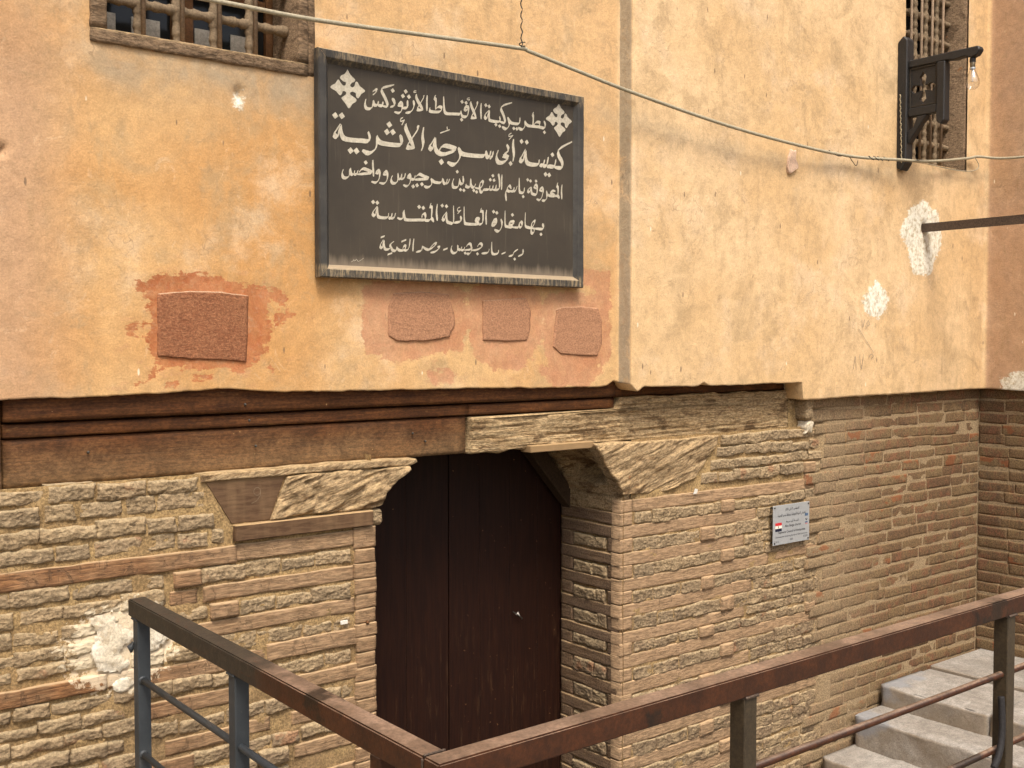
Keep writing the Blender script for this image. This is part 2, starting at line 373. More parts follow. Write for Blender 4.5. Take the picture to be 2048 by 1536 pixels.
def m_white():
    a = NB("white_plaster_daub"); P = a.pos()
    f = a.noise(P, 34, 7, .72, .5); b = a.noise(P, 9, 4)
    c = a.mix(a.mr(b, .35, .65), (.74, .68, .55), (.62, .54, .40))
    c = a.mix(a.math('MULTIPLY', a.mr(f, .50, .36), .6), c, (.33, .25, .15))
    c = a.spk(c, 140, .78, 1.1)
    return a.fin(c, .9, f, .6, .005)

def m_glass():
    a = NB("window_glass"); 
    a.b.inputs["IOR"].default_value = 1.5
    return a.fin((.012, .012, .011), .12, spec=.3)

def m_bulb():
    a = NB("clear_bulb_glass"); a.t.nodes.remove(a.b)
    g = a.n("ShaderNodeBsdfGlossy", {"Color": (.95, .95, .95), "Roughness": .04}); t = a.n("ShaderNodeBsdfTransparent", {"Color": (.93, .92, .90)})
    f = a.n("ShaderNodeLayerWeight", {"Blend": .28}).outputs["Facing"]
    m = a.n("ShaderNodeMixShader"); a.put(m.inputs[0], a.mr(f, .0, 1.0, .10, .62)); a.t.links.new(t.outputs[0], m.inputs[1]); a.t.links.new(g.outputs[0], m.inputs[2])
    a.t.links.new(m.outputs[0], a.t.nodes["Material Output"].inputs[0]); return a.m

M = dict(plaster=m_plaster(), red=m_redpanel(), brick=m_brick(), smear=m_smear(), mortar=m_mortar(), timber=m_timber(), jamb=m_jamb(),
         fascia=m_fascia(), weather=m_weather("weathered_beam_wood", (.25, .18, .10), (.44, .36, .235), (.10, .062, .032)),
         corbel=m_weather("eroded_corbel_wood", (.27, .20, .12), (.42, .34, .225), (.12, .075, .04), (3, 3, 26), .30),
         plank=m_plank(), door=m_door(), sign=m_sign(), frame=m_frame(), rust=m_rust(), dark=m_darkpaint(), post=m_postpaint(), step=m_step(), white=m_white(),
         glass=m_glass(), bulb=m_bulb(),
         letter=m_flat("cream_sign_lettering", (.50, .455, .355), .8, nz=.15), greywood=m_weather("grey_brown_window_wood", (.17, .125, .085), (.27, .205, .145), (.10, .07, .045), (9, 9, 40)),
         winwood=m_flat("dusty_lattice_wood", (.20, .145, .088), .85, nz=.25, bump=.5), bar=m_flat("dusty_iron_bar", (.235, .165, .105), .7, nz=.2),
         innerwood=m_flat("orange_brown_sash", (.13, .058, .02), .6, nz=.2), black=m_flat("black_bracket_wood", (.019, .018, .0175), .55, .4, nz=.25, bump=.5),
         bracketdust=m_flat("dusty_black_wood", (.035, .028, .02), .7, nz=.3), cable=m_flat("pale_dusty_cable", (.36, .32, .225), .7, nz=.15),
         wire=m_flat("thin_dark_wire", (.05, .045, .035), .6), rope=m_flat("twisted_flex", (.42, .35, .23), .9),
         plate=m_flat("brushed_plaque_metal", (.43, .45, .455), .42, .5, .35, nz=.06, bump=.05), ink=m_flat("black_print", (.03, .03, .035), .7),
         flagred=m_flat("flag_red", (.52, .03, .035), .6, nz=.03), flagwhite=m_flat("flag_white", (.75, .72, .62), .6, nz=.03), flagblack=m_flat("flag_black", (.015, .016, .035), .6, nz=.03),
         blue=m_flat("logo_blue", (.08, .13, .22), .6, nz=.05), pinkp=m_flat("logo_pink", (.45, .22, .22), .6, nz=.05), screw=m_flat("dark_screw", (.06, .055, .045), .5, .5, .5),
         steel=m_flat("rusted_steel_bar", (.085, .058, .040), .6, .4, .2, nz=.3), brass=m_flat("bulb_cap", (.16, .13, .08), .4, .5, .6), filament=m_flat("bulb_filament_mount", (.55, .42, .25), .4),
         ground=m_flat("dusty_street_paving", (.27, .23, .175), .92, nz=.2, bump=.6), dark2=m_flat("dark_room", (.02, .016, .012), .9), innerbrace=m_flat("dark_inner_brace", (.045, .026, .013), .8, nz=.3), flake=m_flat("peach_plaster_flake", (.60, .42, .30), .9), panereflect=m_flat("pale_pane_reflection", (.33, .30, .25), .5, .4, nz=.2), paper=m_flat("white_chip", (.7, .66, .58), .8),
         scratch=m_flat("pale_scratch", (.21, .155, .10), .9), pencil=m_flat("pencil_mark", (.20, .17, .14), .9), rubber=m_flat("black_rubber_strip", (.022, .02, .02), .7, nz=.3))

# ------------------------------------------------------------------ object helpers
def mesh(name, v, f, m, smooth=False):
    me = bpy.data.meshes.new(name); me.from_pydata([tuple(map(float, p)) for p in v], [], [tuple(map(int, q)) for q in f])
    if m is not None: me.materials.append(m)
    if smooth: me.polygons.foreach_set("use_smooth", [True] * len(me.polygons))
    me.update(); return me
def ob(name, me, parent=None, loc=(0, 0, 0), rot=(0, 0, 0), scale=(1, 1, 1)):
    o = bpy.data.objects.new(name, me); COL.objects.link(o)
    o.location = loc; o.rotation_euler = rot; o.scale = scale
    if parent is not None: o.parent = parent
    return o
def tag(o, label, cat, group=None):
    o["label"] = label; o["category"] = cat
    if group: o["group"] = group
    return o
def thing(name, label, cat, group=None):
    return tag(ob(name, None), label, cat, group)
def obj(name, v, f, m, parent=None, smooth=False): return ob(name, mesh(name, v, f, m, smooth), parent)
def boxm(name, x0, x1, y0, y1, z0, z1, m, bev=.002, seg=1):
    bm = bmesh.new(); bmesh.ops.create_cube(bm, size=1)
    for p in bm.verts: p.co = Vector(((x0 + x1) / 2 + p.co.x * (x1 - x0), (y0 + y1) / 2 + p.co.y * (y1 - y0), (z0 + z1) / 2 + p.co.z * (z1 - z0)))
    if bev: bmesh.ops.bevel(bm, geom=bm.edges[:], offset=bev, segments=seg, affect='EDGES', clamp_overlap=True)
    me = bpy.data.meshes.new(name); bm.to_mesh(me); bm.free(); me.materials.append(m); return me
def box(name, x0, x1, y0, y1, z0, z1, m, parent=None, bev=.002, seg=1):
    return ob(name, boxm(name, x0, x1, y0, y1, z0, z1, m, bev, seg), parent)
def prism(name, poly, y0, y1, m, parent=None, bev=.001):
    """polygon in XZ extruded from y0 (front) to y1 (back)"""
    bm = bmesh.new(); vs = [bm.verts.new((x, y0, z)) for x, z in poly]; f = bm.faces.new(vs)
    r = bmesh.ops.extrude_face_region(bm, geom=[f])
    for e in r['geom']:
        if isinstance(e, bmesh.types.BMVert): e.co.y = y1
    bmesh.ops.recalc_face_normals(bm, faces=bm.faces)
    if bev: bmesh.ops.bevel(bm, geom=bm.edges[:], offset=bev, segments=1, affect='EDGES', clamp_overlap=True)
    me = bpy.data.meshes.new(name); bm.to_mesh(me); bm.free(); me.materials.append(m); return ob(name, me, parent)
def tube(pts, r, seg=8, closed=True):
    pts = [Vector(p) for p in pts]; V = []; F = []; rr = r if hasattr(r, '__len__') else [r] * len(pts)
    up = Vector((0.31, 0.17, 0.93)).normalized()
    for i, p in enumerate(pts):
        t = (pts[min(i + 1, len(pts) - 1)] - pts[max(i - 1, 0)]).normalized()
        a = t.cross(up)
        if a.length < 1e-4: a = t.cross(Vector((1, 0, 0)))
        a.normalize(); b = t.cross(a)
        for k in range(seg):
            w = 2 * math.pi * k / seg; V.append(p + (a * math.cos(w) + b * math.sin(w)) * rr[i])
    for i in range(len(pts) - 1):
        for k in range(seg): F.append((i * seg + k, i * seg + (k + 1) % seg, (i + 1) * seg + (k + 1) % seg, (i + 1) * seg + k))
    if closed: F.append(tuple(range(seg))[::-1]); F.append(tuple(range((len(pts) - 1) * seg, len(pts) * seg)))
    return V, F
def tubeo(name, pts, r, m, parent=None, seg=8): return obj(name, *tube(pts, r, seg), m, parent, True)
def lathe(name, prof, m, parent, base, axis='z', seg=12):
    V = []; F = []
    for (r, h) in prof:
        for k in range(seg):
            w = 2 * math.pi * k / seg; c, s_ = r * math.cos(w), r * math.sin(w)
            V.append((base[0] + c, base[1] + s_, base[2] + h) if axis == 'z' else (base[0] + h, base[1] + c, base[2] + s_))
    n = len(prof)
    for i in range(n - 1):
        for k in range(seg): F.append((i * seg + k, i * seg + (k + 1) % seg, (i + 1) * seg + (k + 1) % seg, (i + 1) * seg + k))
    F.append(tuple(range(seg))); F.append(tuple(range((n - 1) * seg, n * seg)))
    return obj(name, V, F, m, parent, True)
def spline(pts, n=6):
    out = []; P = [np.array(p, float) for p in pts]
    for i in range(len(P) - 1):
        a, b, c, d = P[max(i - 1, 0)], P[i], P[i + 1], P[min(i + 2, len(P) - 1)]
        for k in range(n):
            t = k / n
            out.append(.5 * (2 * b + (c - a) * t + (2 * a - 5 * b + 4 * c - d) * t * t + (3 * b - a - 3 * c + d) * t ** 3))
    out.append(P[-1]); return out

def slab(w, h, d, seed, amp=.006, freq=30, fz=None, rnd=.012, cx=.008, cz=None, edge=.003, L=None, R=None, o=4, rot=0.0, el=0.0, ef=60.0, amp2=0.0, freq2=12.0):
    """rough-faced block: x 0..w, z 0..h, front near y=0 facing -y, sides back to y=d. L/R: callables z->x offsets of the ends"""
    fz = fz or freq; cz = cz or cx
    nx = max(3, int(round(w / cx))); nz = max(3, int(round(h / cz)))
    u = np.linspace(0, 1, nx + 1); v = np.linspace(0, 1, nz + 1)
    # denser at the rims so the rounding shows
    u = u + .10 * np.sin(2 * math.pi * u) * -1 / max(1, nx / 8); v = v + .08 * np.sin(2 * math.pi * v) * -1
    U, Vv = np.meshgrid(u, v); Z = Vv * h
    x0 = L(Z) if L else 0 * Z; x1 = R(Z) if R else w + 0 * Z
    X = x0 + U * (x1 - x0)
    dx = np.minimum(X - x0, x1 - X); dz = np.minimum(Z, h - Z)
    def rec(t): q = np.clip(1 - t / rnd, 0, 1); return rnd * (1 - np.sqrt(np.maximum(0, 1 - q * q)))
    cr_, sr_ = math.cos(rot), math.sin(rot); Xn = X * cr_ + Z * sr_; Zn = Z * cr_ - X * sr_
    nf = fbm(Xn * freq + seed * 3.1, Zn * fz + seed * 1.7, seed * .37, o)
    if amp2:
        q2 = fbm(Xn * freq2 + seed, Zn * freq2 * 1.6 + 3, seed + .5, 3); q2 = np.sign(q2) * np.abs(q2) ** .6; nf = nf + q2 * amp2 / amp
    Yv = np.minimum(rec(dx) + rec(dz), rnd * 1.5) - amp * nf
    ej = 1 - np.clip(np.minimum(dx, dz) / (rnd * 1.2), 0, 1)
    X = X + edge * ej * vnoise(Z * ef + seed, X * ef * .4, seed) + el * ej * vnoise(Z * 14 + seed * 5, X * 9, seed + 2); Z2 = Z + edge * ej * vnoise(X * ef * .7 + seed * 2, Z * 11, seed + 4) + el * ej * vnoise(X * 16 + seed * 3, Z * 13, seed + 6)
    Vt = np.stack([X.ravel(), Yv.ravel(), Z2.ravel()], 1).tolist(); F = []
    W_ = nx + 1
    for j in range(nz):
        for i in range(nx): F.append((j * W_ + i, j * W_ + i + 1, (j + 1) * W_ + i + 1, (j + 1) * W_ + i))
    loop = [i for i in range(W_)] + [j * W_ + nx for j in range(1, nz + 1)] + [nz * W_ + i for i in range(nx - 1, -1, -1)] + [j * W_ for j in range(nz - 1, 0, -1)]
    b0 = len(Vt)
    for q in loop: Vt.append((Vt[q][0], d, Vt[q][2]))
    n = len(loop)
    for k in range(n): F.append((loop[k], b0 + k, b0 + (k + 1) % n, loop[(k + 1) % n]))
    return Vt, F
_cache = {}
STY = {  # amp, freq, rnd, edge, cell
    'rough': (.0065, 18, .0085, .004, .0062), 'rough2': (.0062, 20, .0062, .003, .0062), 'flat': (.0022, 20, .0014, .0012, .013)}
def brick_mesh(w, h, sty, m, name, var):
    k = (round(w, 2), round(h, 3), sty, m.name, var)
    if k not in _cache:
        a, fq, rn, ed, ce = STY[sty]
        V, F = slab(k[0], k[1], .06, var * 7 + int(k[0] * 100), a, fq, 46 if sty[0] == 'r' else None, rn, ce, min(ce, k[1] / 4), ed, None, None, 5 if sty[0] == 'r' else 4, 0.0, .0055 if sty[0] == 'r' else .002, 60.0, .0035 if sty[0] == 'r' else 0.0, 34.0)
        _cache[k] = mesh(name, V, F, m, True)
    return _cache[k]
def put_block(parent, plane, x, z, w, h, sty, m, name='brick', prot=0.0, tilt=.5):
    """plane: ('y', Y) faces -Y along X; ('x', X) faces -X, x runs from y=plane[2] towards the street"""
    me = brick_mesh(w, h, sty, m, name, RND.randrange(7)); sx = w / round(w, 2)
    a = math.radians(RND.uniform(-tilt, tilt))
    if plane[0] == 'y': return ob(name, me, parent, (x, plane[1] - prot, z), (0, a, 0), (sx, 1, 1))
    return ob(name, me, parent, (plane[1] - prot, plane[2] - x, z), (0, a, -math.pi / 2), (sx, 1, 1))
def row(parent, plane, x0, x1, z, h, lens, sty, m, prot=(.0, .008), gap=.008, blocks=(), bm=None, wander=.003, holes=.0):
    """one course; blocks = [(xa, xb)] places where a squared timber end interrupts it"""
    x = x0; ph = RND.uniform(0, 6)
    bl = sorted(blocks)
    while x < x1 - .03:
        if bl and x >= bl[0][0] - .03:
            a, b = bl.pop(0); put_block(parent, plane, a, z + .001, b - a, h - .001, 'flat', bm, 'timber_end', .012); x = b + gap * .6; continue
        w = RND.uniform(*lens)
        lim = bl[0][0] - gap * .6 if bl else x1
        if x + w > lim - .035: w = lim - x
        hh = h + RND.uniform(-.006, .004)
        if RND.random() > holes:
            put_block(parent, plane, x, z + wander * math.sin(x * 5 + ph) + RND.uniform(-.0015, .0015), w - gap * RND.choice((-.3, -.1, .1, .4, .8)) if w > .04 else w, round(hh * 200) / 200, sty, m, 'brick', RND.uniform(*prot))
        x += w

def timber(parent, plane, x0, x1, z, h, prot=.004, m=None, name='timber', amp=.0026):
    s = RND.randrange(999)
    V, F = slab(x1 - x0, h, .05, s, amp, 6, 80, .0022, .014, h / 8, .0010, None, None, 5, 0.0, .0022)
    me = mesh(name, V, F, m or M['timber'], True)
    r = math.radians(RND.uniform(-.25, .25))
    if plane[0] == 'y': return ob(name, me, parent, (x0, plane[1] - prot, z), (0, r, 0))
    return ob(name, me, parent, (plane[1] - prot, plane[2] - x0, z), (0, r, -math.pi / 2))
def sheet(name, X0, X1, Z0, Z1, Y, m, parent, cell=.02, amp=.005, fr=20, plane='y', yf=None):
    nx = int((X1 - X0) / cell) + 1; nz = int((Z1 - Z0) / cell) + 1
    x, z = np.meshgrid(np.linspace(X0, X1, nx + 1), np.linspace(Z0, Z1, nz + 1))
    d = (Y if yf is None else yf(x)) - amp * fbm(x * fr, z * fr, Y, 4, .6)
    V = np.stack([x.ravel(), d.ravel(), z.ravel()], 1) if plane == 'y' else np.stack([d.ravel(), x.ravel(), z.ravel()], 1)
    W_ = nx + 1
    F = [(j * W_ + i, j * W_ + i + 1, (j + 1) * W_ + i + 1, (j + 1) * W_ + i) for j in range(nz) for i in range(nx)]
    if plane == 'x': F = [q[::-1] for q in F]
    return obj(name, V, F, m, parent, True)

# ------------------------------------------------------------------ ground, pit, stairs
def rectpatch(V, F, x0, x1, y0, y1, z):
    b = len(V); V += [(x0, y0, z), (x1, y0, z), (x1, y1, z), (x0, y1, z)]; F.append((b, b + 1, b + 2, b + 3))
V = []; F = []
rectpatch(V, F, -40, 40, -40, 1.36, 0); rectpatch(V, F, -40, .91, 1.36, 3.06, 0)
g = obj('street', V, F, M['ground']); g["kind"] = 'structure'
V = []; F = []; rectpatch(V, F, .91, 4.2, 1.36, 3.5, -1.0)
g = obj('sunken_floor', V, F, M['ground']); g["kind"] = 'structure'
V = [(.91, 1.36, -1), (5.2, 1.36, -1), (5.2, 1.36, 0), (.91, 1.36, 0), (.91, 3.02, -1), (.91, 3.02, 0)]
g = obj('retaining_face', V, [(1, 0, 3, 2), (0, 4, 5, 3)], M['mortar']); g["kind"] = 'structure'

st = thing('stone_stairs', 'pale worn stone steps climbing right beside the brick wall, behind the railing', 'stairs')
edges = [(4.605, -.045, -.128), (4.378, -.14, -.268), (4.147, -.284, -.40), (3.92, -.42, -.545), (3.69, -.56, -.685), (3.46, -.70, -.845), (3.23, -.86, -1.0)]
for i, (x, zt, zb) in enumerate(edges):
    xr = x + .36 if i else x + .42
    cuts = [2.965, 2.42, 1.93, 1.38] if i == 0 else [2.962, 2.10 - .1 * (i % 2), 1.38]
    for a, b in zip(cuts[:-1], cuts[1:]):
        dz = RND.uniform(-.006, .004)
        V, F = slab(a - b - .012, zt + dz - (zb - .06), .36, 31 + i * 7 + int(a * 10), .006, 16, None, .007, .02, .012, .003, None, None, 4, 0, .006, 25)
        o = ob('step', mesh('step', V, F, M['step'], True), st, (x + RND.uniform(-.010, .010), a - .006, zb - .06), (0, 0, -math.pi / 2))
        # treads: a rounded slab on top, so the walking surface is worn and not ruled
        nx, ny = 14, 30
        xs, ys = np.meshgrid(np.linspace(x + .004, xr, nx + 1), np.linspace(b + .008, a - .008, ny + 1))
        zz = zt + dz + .003 * fbm(xs * 9, ys * 9, i, 3) - .004 * sstep(x + .02, x + .002, xs) * (1 + fbm(xs * 3, ys * 30, i, 3))
        Vt = np.stack([xs.ravel(), ys.ravel(), zz.ravel() + .002], 1)
        Ft = [(j * (nx + 1) + k, j * (nx + 1) + k + 1, (j + 1) * (nx + 1) + k + 1, (j + 1) * (nx + 1) + k) for j in range(ny) for k in range(nx)]
        t_ = obj('tread', Vt, Ft, M['step'], o, True); t_.matrix_parent_inverse = o.matrix_basis.inverted()
# landing slabs
for (xa, xb, ya, yb) in ((5.03, 5.60, 2.42, 2.965), (5.03, 5.75, 1.93, 2.41), (5.03, 5.9, 1.38, 1.92), (5.61, 6.6, 2.42, 2.5)):
    box('landing_slab', xa, xb - .008, ya, yb - .006, -.12, -.03 + RND.uniform(-.006, .006), M['step'], st, .006)
g = box('landing_bed', 5.02, 40, 1.37, 2.96, -.5, -.06, M['ground'], None, 0); g["kind"] = 'structure'

# ------------------------------------------------------------------ plaster wall
def polysd(poly, X, Z):
    """signed distance, positive inside"""
    P = np.array(poly, float); d = np.full(X.shape, 9.0); ins = np.zeros(X.shape, bool); n = len(P)
    for i in range(n):
        a = P[i]; b = P[(i + 1) % n]; e = b - a
        t = np.clip(((X - a[0]) * e[0] + (Z - a[1]) * e[1]) / (e @ e), 0, 1)
        d = np.minimum(d, np.hypot(X - a[0] - t * e[0], Z - a[1] - t * e[1]))
        c = ((a[1] > Z) != (b[1] > Z)) & (X < (b[0] - a[0]) * (Z - a[1]) / (b[1] - a[1] + 1e-12) + a[0]); ins ^= c
    return np.where(ins, d, -d)
REDS = [[(1.092, 1.77), (1.12, 1.79), (1.218, 1.795), (1.30, 1.79), (1.384, 1.768), (1.47, 1.765), (1.46, 1.70), (1.45, 1.62), (1.425, 1.55), (1.365, 1.512), (1.30, 1.522), (1.20, 1.525), (1.125, 1.53), (1.095, 1.56), (1.088, 1.66)],
        [(1.05, 1.765), (1.09, 1.76), (1.095, 1.72), (1.07, 1.725)], [(1.44, 1.77), (1.515, 1.74), (1.50, 1.71), (1.46, 1.715)], [(1.47, 1.69), (1.53, 1.685), (1.50, 1.655), (1.472, 1.65)],
        [(1.43, 1.545), (1.47, 1.54), (1.462, 1.515), (1.43, 1.525)], [(1.02, 1.62), (1.06, 1.67), (1.065, 1.64), (1.03, 1.60)], [(1.065, 1.66), (1.085, 1.66), (1.085, 1.62), (1.07, 1.62)], [(1.07, 1.50), (1.10, 1.525), (1.11, 1.495), (1.08, 1.485)],
        [(1.12, 1.495), (1.18, 1.492), (1.16, 1.475), (1.13, 1.475)], [(1.20, 1.505), (1.28, 1.507), (1.27, 1.495), (1.2, 1.495)], [(1.03, 1.49), (1.06, 1.488), (1.05, 1.478), (1.03, 1.478)],
        [(1.79, 1.75), (1.83, 1.79), (2.10, 1.80), (2.165, 1.75), (2.172, 1.64), (2.15, 1.585), (2.03, 1.562), (1.90, 1.555), (1.80, 1.575), (1.782, 1.64)],
        [(2.195, 1.75), (2.25, 1.80), (2.45, 1.80), (2.50, 1.75), (2.505, 1.64), (2.47, 1.56), (2.40, 1.515), (2.30, 1.515), (2.23, 1.55), (2.20, 1.60)],
        [(2.53, 1.75), (2.62, 1.77), (2.81, 1.76), (2.835, 1.65), (2.83, 1.535), (2.74, 1.505), (2.64, 1.50), (2.56, 1.515), (2.53, 1.60)],
        [(2.69, 1.855), (2.835, 1.85), (2.845, 1.74), (2.82, 1.76), (2.80, 1.80), (2.70, 1.82)], [(2.52, 1.50), (2.80, 1.50), (2.72, 1.445), (2.58, 1.45)], [(2.03, 1.49), (2.09, 1.50), (2.12, 1.48), (2.05, 1.472)]]
WHITES = [[(4.883, 2.285), (4.75, 2.25), (4.69, 2.17), (4.67, 2.10), (4.73, 2.06), (4.76, 1.98), (4.80, 1.93), (4.86, 1.91), (4.95, 1.94), (4.99, 2.02), (5.03, 2.07), (5.03, 2.17), (5.0, 2.24)],
          [(4.36, 1.79), (4.42, 1.84), (4.471, 1.88), (4.55, 1.86), (4.59, 1.80), (4.56, 1.74), (4.475, 1.71), (4.39, 1.735)], [(1.342, 2.332), (1.372, 2.332), (1.382, 2.300), (1.362, 2.280), (1.345, 2.29)]]
def wall_bottom(X):
    b = np.interp(X, [-2, .6, .75, 1.2, 1.62, 2.2, 2.86, 2.892, 2.905, 3.3, 3.92, 3.934, 3.94, 4.5, 5.4, 5.6], [1.46, 1.452, 1.452, 1.456, 1.447, 1.442, 1.430, 1.433, 1.433, 1.424, 1.424, 1.424, 1.347, 1.352, 1.357, 1.357])
    b = b + .0045 * fbm(X * 22, X * 0 + 1.5, 0, 4) - .02 * np.exp(-((X - 2.93) / .022) ** 2) + .022 * np.exp(-((X - 2.868) / .028) ** 2) + .014 * np.exp(-((X - 3.30) / .02) ** 2) + .010 * np.exp(-((X - 1.32) / .12) ** 2)
    return b
pw = thing('plaster_wall', 'ochre plaster upper wall with red patches, white daubs and two lattice windows', 'wall')
path = []   # plan of the outer face: (x, y, nx, ny)
def seg(xs, y, n): path.extend([(x, y) + n for x in xs])
seg(np.arange(-2.0, .5, .1), 3.0, (0, -1)); seg(np.arange(.5, 2.87, .0125), 3.0, (0, -1))
WL = (.945, 1.602, 2.405, 3.15); WR = (4.695, 5.262, 2.462, 3.52)
path.extend([(2.880, 3.0, 0, -1), (2.8885, 2.9995, -.1, -1), (2.8895, 2.995, -.7, -.7), (2.8915, 2.972, -1, -.05), (2.8935, 2.950, -1, -.05), (2.895, 2.938, -.9, -.3), (2.898, 2.9352, -.3, -1)])
seg(list(np.arange(2.918, 3.93, .0125)) + [3.934, 3.9395] + list(np.arange(3.952, 5.44, .0125)), 2.935, (0, -1))
path.extend([(5.450, 2.934, -.3, -1), (5.458, 2.928, -.7, -.7), (5.463, 2.915, -1, -.1)])
path.extend([(5.465, y, -1, 0) for y in np.arange(2.90, 1.0, -.025)])
pa = np.array(path)
for xv in (WL[0], WL[1], WR[0], WR[1]):
    m_ = np.abs(pa[:, 3] + 1) < 1e-6; i = np.argmin(np.where(m_, np.abs(pa[:, 0] - xv), 9)); pa[i, 0] = xv
zfix = np.concatenate([np.arange(1.62, 2.40, .0125), [WL[2], 2.42, 2.44, WR[2]], np.arange(2.475, 3.14, .0125), [WL[3]], np.arange(3.165, 3.51, .0125), [WR[3], 3.56, 3.7, 3.9]])
nb = 16; nr = nb + len(zfix); nc = len(pa)
bot = wall_bottom(pa[:, 0]); isret = pa[:, 2] < -.9
isret &= pa[:, 0] > 5.4
bot = np.where(isret, 1.357 + .01 * np.interp(pa[:, 1], [2.4, 2.9], [-1.5, 0]), bot)
Zg = np.zeros((nr, nc))
for j in range(nb): Zg[j] = bot + (zfix[0] - bot) * (j / nb) ** 1.25
for j, z in enumerate(zfix): Zg[nb + j] = z
Xg = np.tile(pa[:, 0], (nr, 1)); Yg = np.tile(pa[:, 1], (nr, 1))
front = np.tile(~isret, (nr, 1))
red = np.full(Xg.shape, -9.0); white = np.full(Xg.shape, -9.0)
for p in REDS: red = np.maximum(red, polysd(p, Xg, Zg))
for p in WHITES: white = np.maximum(white, polysd(p, Xg, Zg))
YZ = np.where(front, 0, (2.9 - Yg))
rw = polysd([(.06, 1.30), (.06, 1.41), (.12, 1.45), (.22, 1.46), (.6, 1.44), (.6, 1.30)], YZ, Zg)
white = np.where(front, white, rw); red = np.where(front, red, -9)
red = red + .014 * sstep(1.65, 1.78, Xg)
white = np.maximum(white, -.12); red = np.maximum(red, -.12)
sarc = np.where(front, Xg, Xg + (2.95 - Yg))
disp = .0030 * fbm(sarc * 2.5, Zg * 2.5, 1, 3) + .0018 * fbm(sarc * 14, Zg * 14, 2, 3) + .0028 * sstep(-.02, .03, white) * (1 + .6 * fbm(sarc * 40, Zg * 40, 3, 3))
disp -= .0015 * sstep(-.006, .006, red)
for hx, hz, r_, dep in ((1.362, 2.322, .014, .022), (.715, 2.09, .009, .03), (4.878, 2.157, .02, .018), (3.882, 2.52, .006, .012), (3.885, 2.11, .006, .01)):
    disp -= dep * np.exp(-(((Xg - hx) / r_) ** 2 + ((Zg - hz) / (r_ * 1.3)) ** 2)) * front
sm = sstep(2.85, 2.86, Xg) * sstep(2.93, 2.91, Xg); disp *= 1 - .7 * sm
nl = np.hypot(pa[:, 2], pa[:, 3]); Xg2 = Xg + disp * pa[:, 2] / nl; Yg2 = Yg + disp * pa[:, 3] / nl
Vp = np.stack([Xg2.ravel(), Yg2.ravel(), Zg.ravel()], 1).tolist(); Fp = []
xc = (pa[:-1, 0] + pa[1:, 0]) / 2
for j in range(nr - 1):
    zc = (Zg[j, 0] + Zg[j + 1, 0]) / 2
    for i in range(nc - 1):
        if j >= nb and not isret[i]:
            if WL[0] < xc[i] < WL[1] and WL[2] < zc < WL[3]: continue
            if WR[0] < xc[i] < WR[1] and WR[2] < zc < WR[3]: continue
        Fp.append((j * nc + i, j * nc + i + 1, (j + 1) * nc + i + 1, (j + 1) * nc + i))
b0 = len(Vp)
for i in range(nc):
    n_ = (0, 1) if not isret[i] else (1, 0)
    Vp.append((Xg2[0, i] + n_[0] * .10, Yg2[0, i] + n_[1] * .10, bot[i] + .004))
for i in range(nc - 1): Fp.append((i + 1, i, b0 + i, b0 + i + 1))
pl = obj('plaster_face', Vp, Fp, M['plaster'], pw, True)
def attr(me, nm, arr):
    a_ = me.attributes.new(nm, 'FLOAT', 'POINT'); vals = np.zeros(len(me.vertices), np.float32); arr = np.asarray(arr, np.float32).ravel(); vals[:len(arr)] = arr; a_.data.foreach_set('value', vals)
attr(pl.data, 'red', red); attr(pl.data, 'white', white)
nz_ = fbm(sarc * 3, Zg * 3, 4, 4)
peach = sstep(2.86, 2.91, Xg) * (.85 + .3 * nz_) + sstep(2.0, 2.7, Zg) * .30 + .25 * sstep(1.4, 2.6, Xg)
attr(pl.data, 'peach', np.clip(peach * np.where(front, 1, .4), 0, 1))
grey = .75 * np.exp(-((Zg - 2.36) / .07) ** 2) * sstep(.9, 1.0, Xg) * sstep(1.64, 1.58, Xg) + 0 * Xg
cabz = np.interp(Xg, [1.2, 2.35, 2.9, 3.35, 3.85, 4.3, 5.4], [2.5, 2.545, 2.43, 2.37, 2.36, 2.37, 2.45])  # line of a grey band painted below the cable as its soft shadow
grey = grey + .38 * np.exp(-((Zg - cabz) / .045) ** 2) * (Xg > 1.65) + .25 * np.exp(-((Xg - 3.885) / .02) ** 2) * sstep(2.0, 2.1, Zg) * sstep(2.45, 2.4, Zg)
attr(pl.data, 'grey', (np.clip(grey, 0, 1) + 2.0 * ((Xg > 2.889) & (Xg < 2.8945))) * front)
attr(pl.data, 'pink', np.clip(sstep(.98, .74, Xg) * .8 + (~front) * .9, 0, 1))
# raised rough red panels
def panel(poly, seed):
    P = np.array(poly); x0, z0 = P.min(0); x1, z1 = P.max(0); zs = [p[1] - z0 for p in poly]
    wd_ = x1 - x0; left = sorted([(p[1] - z0, p[0] - x0) for p in poly if p[0] < x0 + .13 * wd_]); right = sorted([(p[1] - z0, p[0] - x0) for p in poly if p[0] > x1 - .13 * wd_])
    V, F = slab(x1 - x0, z1 - z0, .02, seed, .0016, 60, 90, .004, .007, .006, .0015, lambda z: np.interp(z, *zip(*left)), lambda z: np.interp(z, *zip(*right)))
    top = np.interp([v[0] + x0 for v in V], *zip(*sorted([(p[0], p[1] - z0) for p in poly if p[1] > (z0 + z1) / 2])))
    botm = np.interp([v[0] + x0 for v in V], *zip(*sorted([(p[0], p[1] - z0) for p in poly if p[1] < (z0 + z1) / 2])))
    H = z1 - z0
    V = [(v[0], v[1], b + (v[2] / H) * (t - b)) for v, t, b in zip(V, top, botm)]
    return ob('red_panel', mesh('red_panel', V, F, M['red'], True), pw, (x0, 2.9965, z0))
panel([(1.114, 1.735), (1.20, 1.744), (1.30, 1.745), (1.386, 1.737), (1.378, 1.54), (1.30, 1.547), (1.20, 1.552), (1.113, 1.56)], 3)
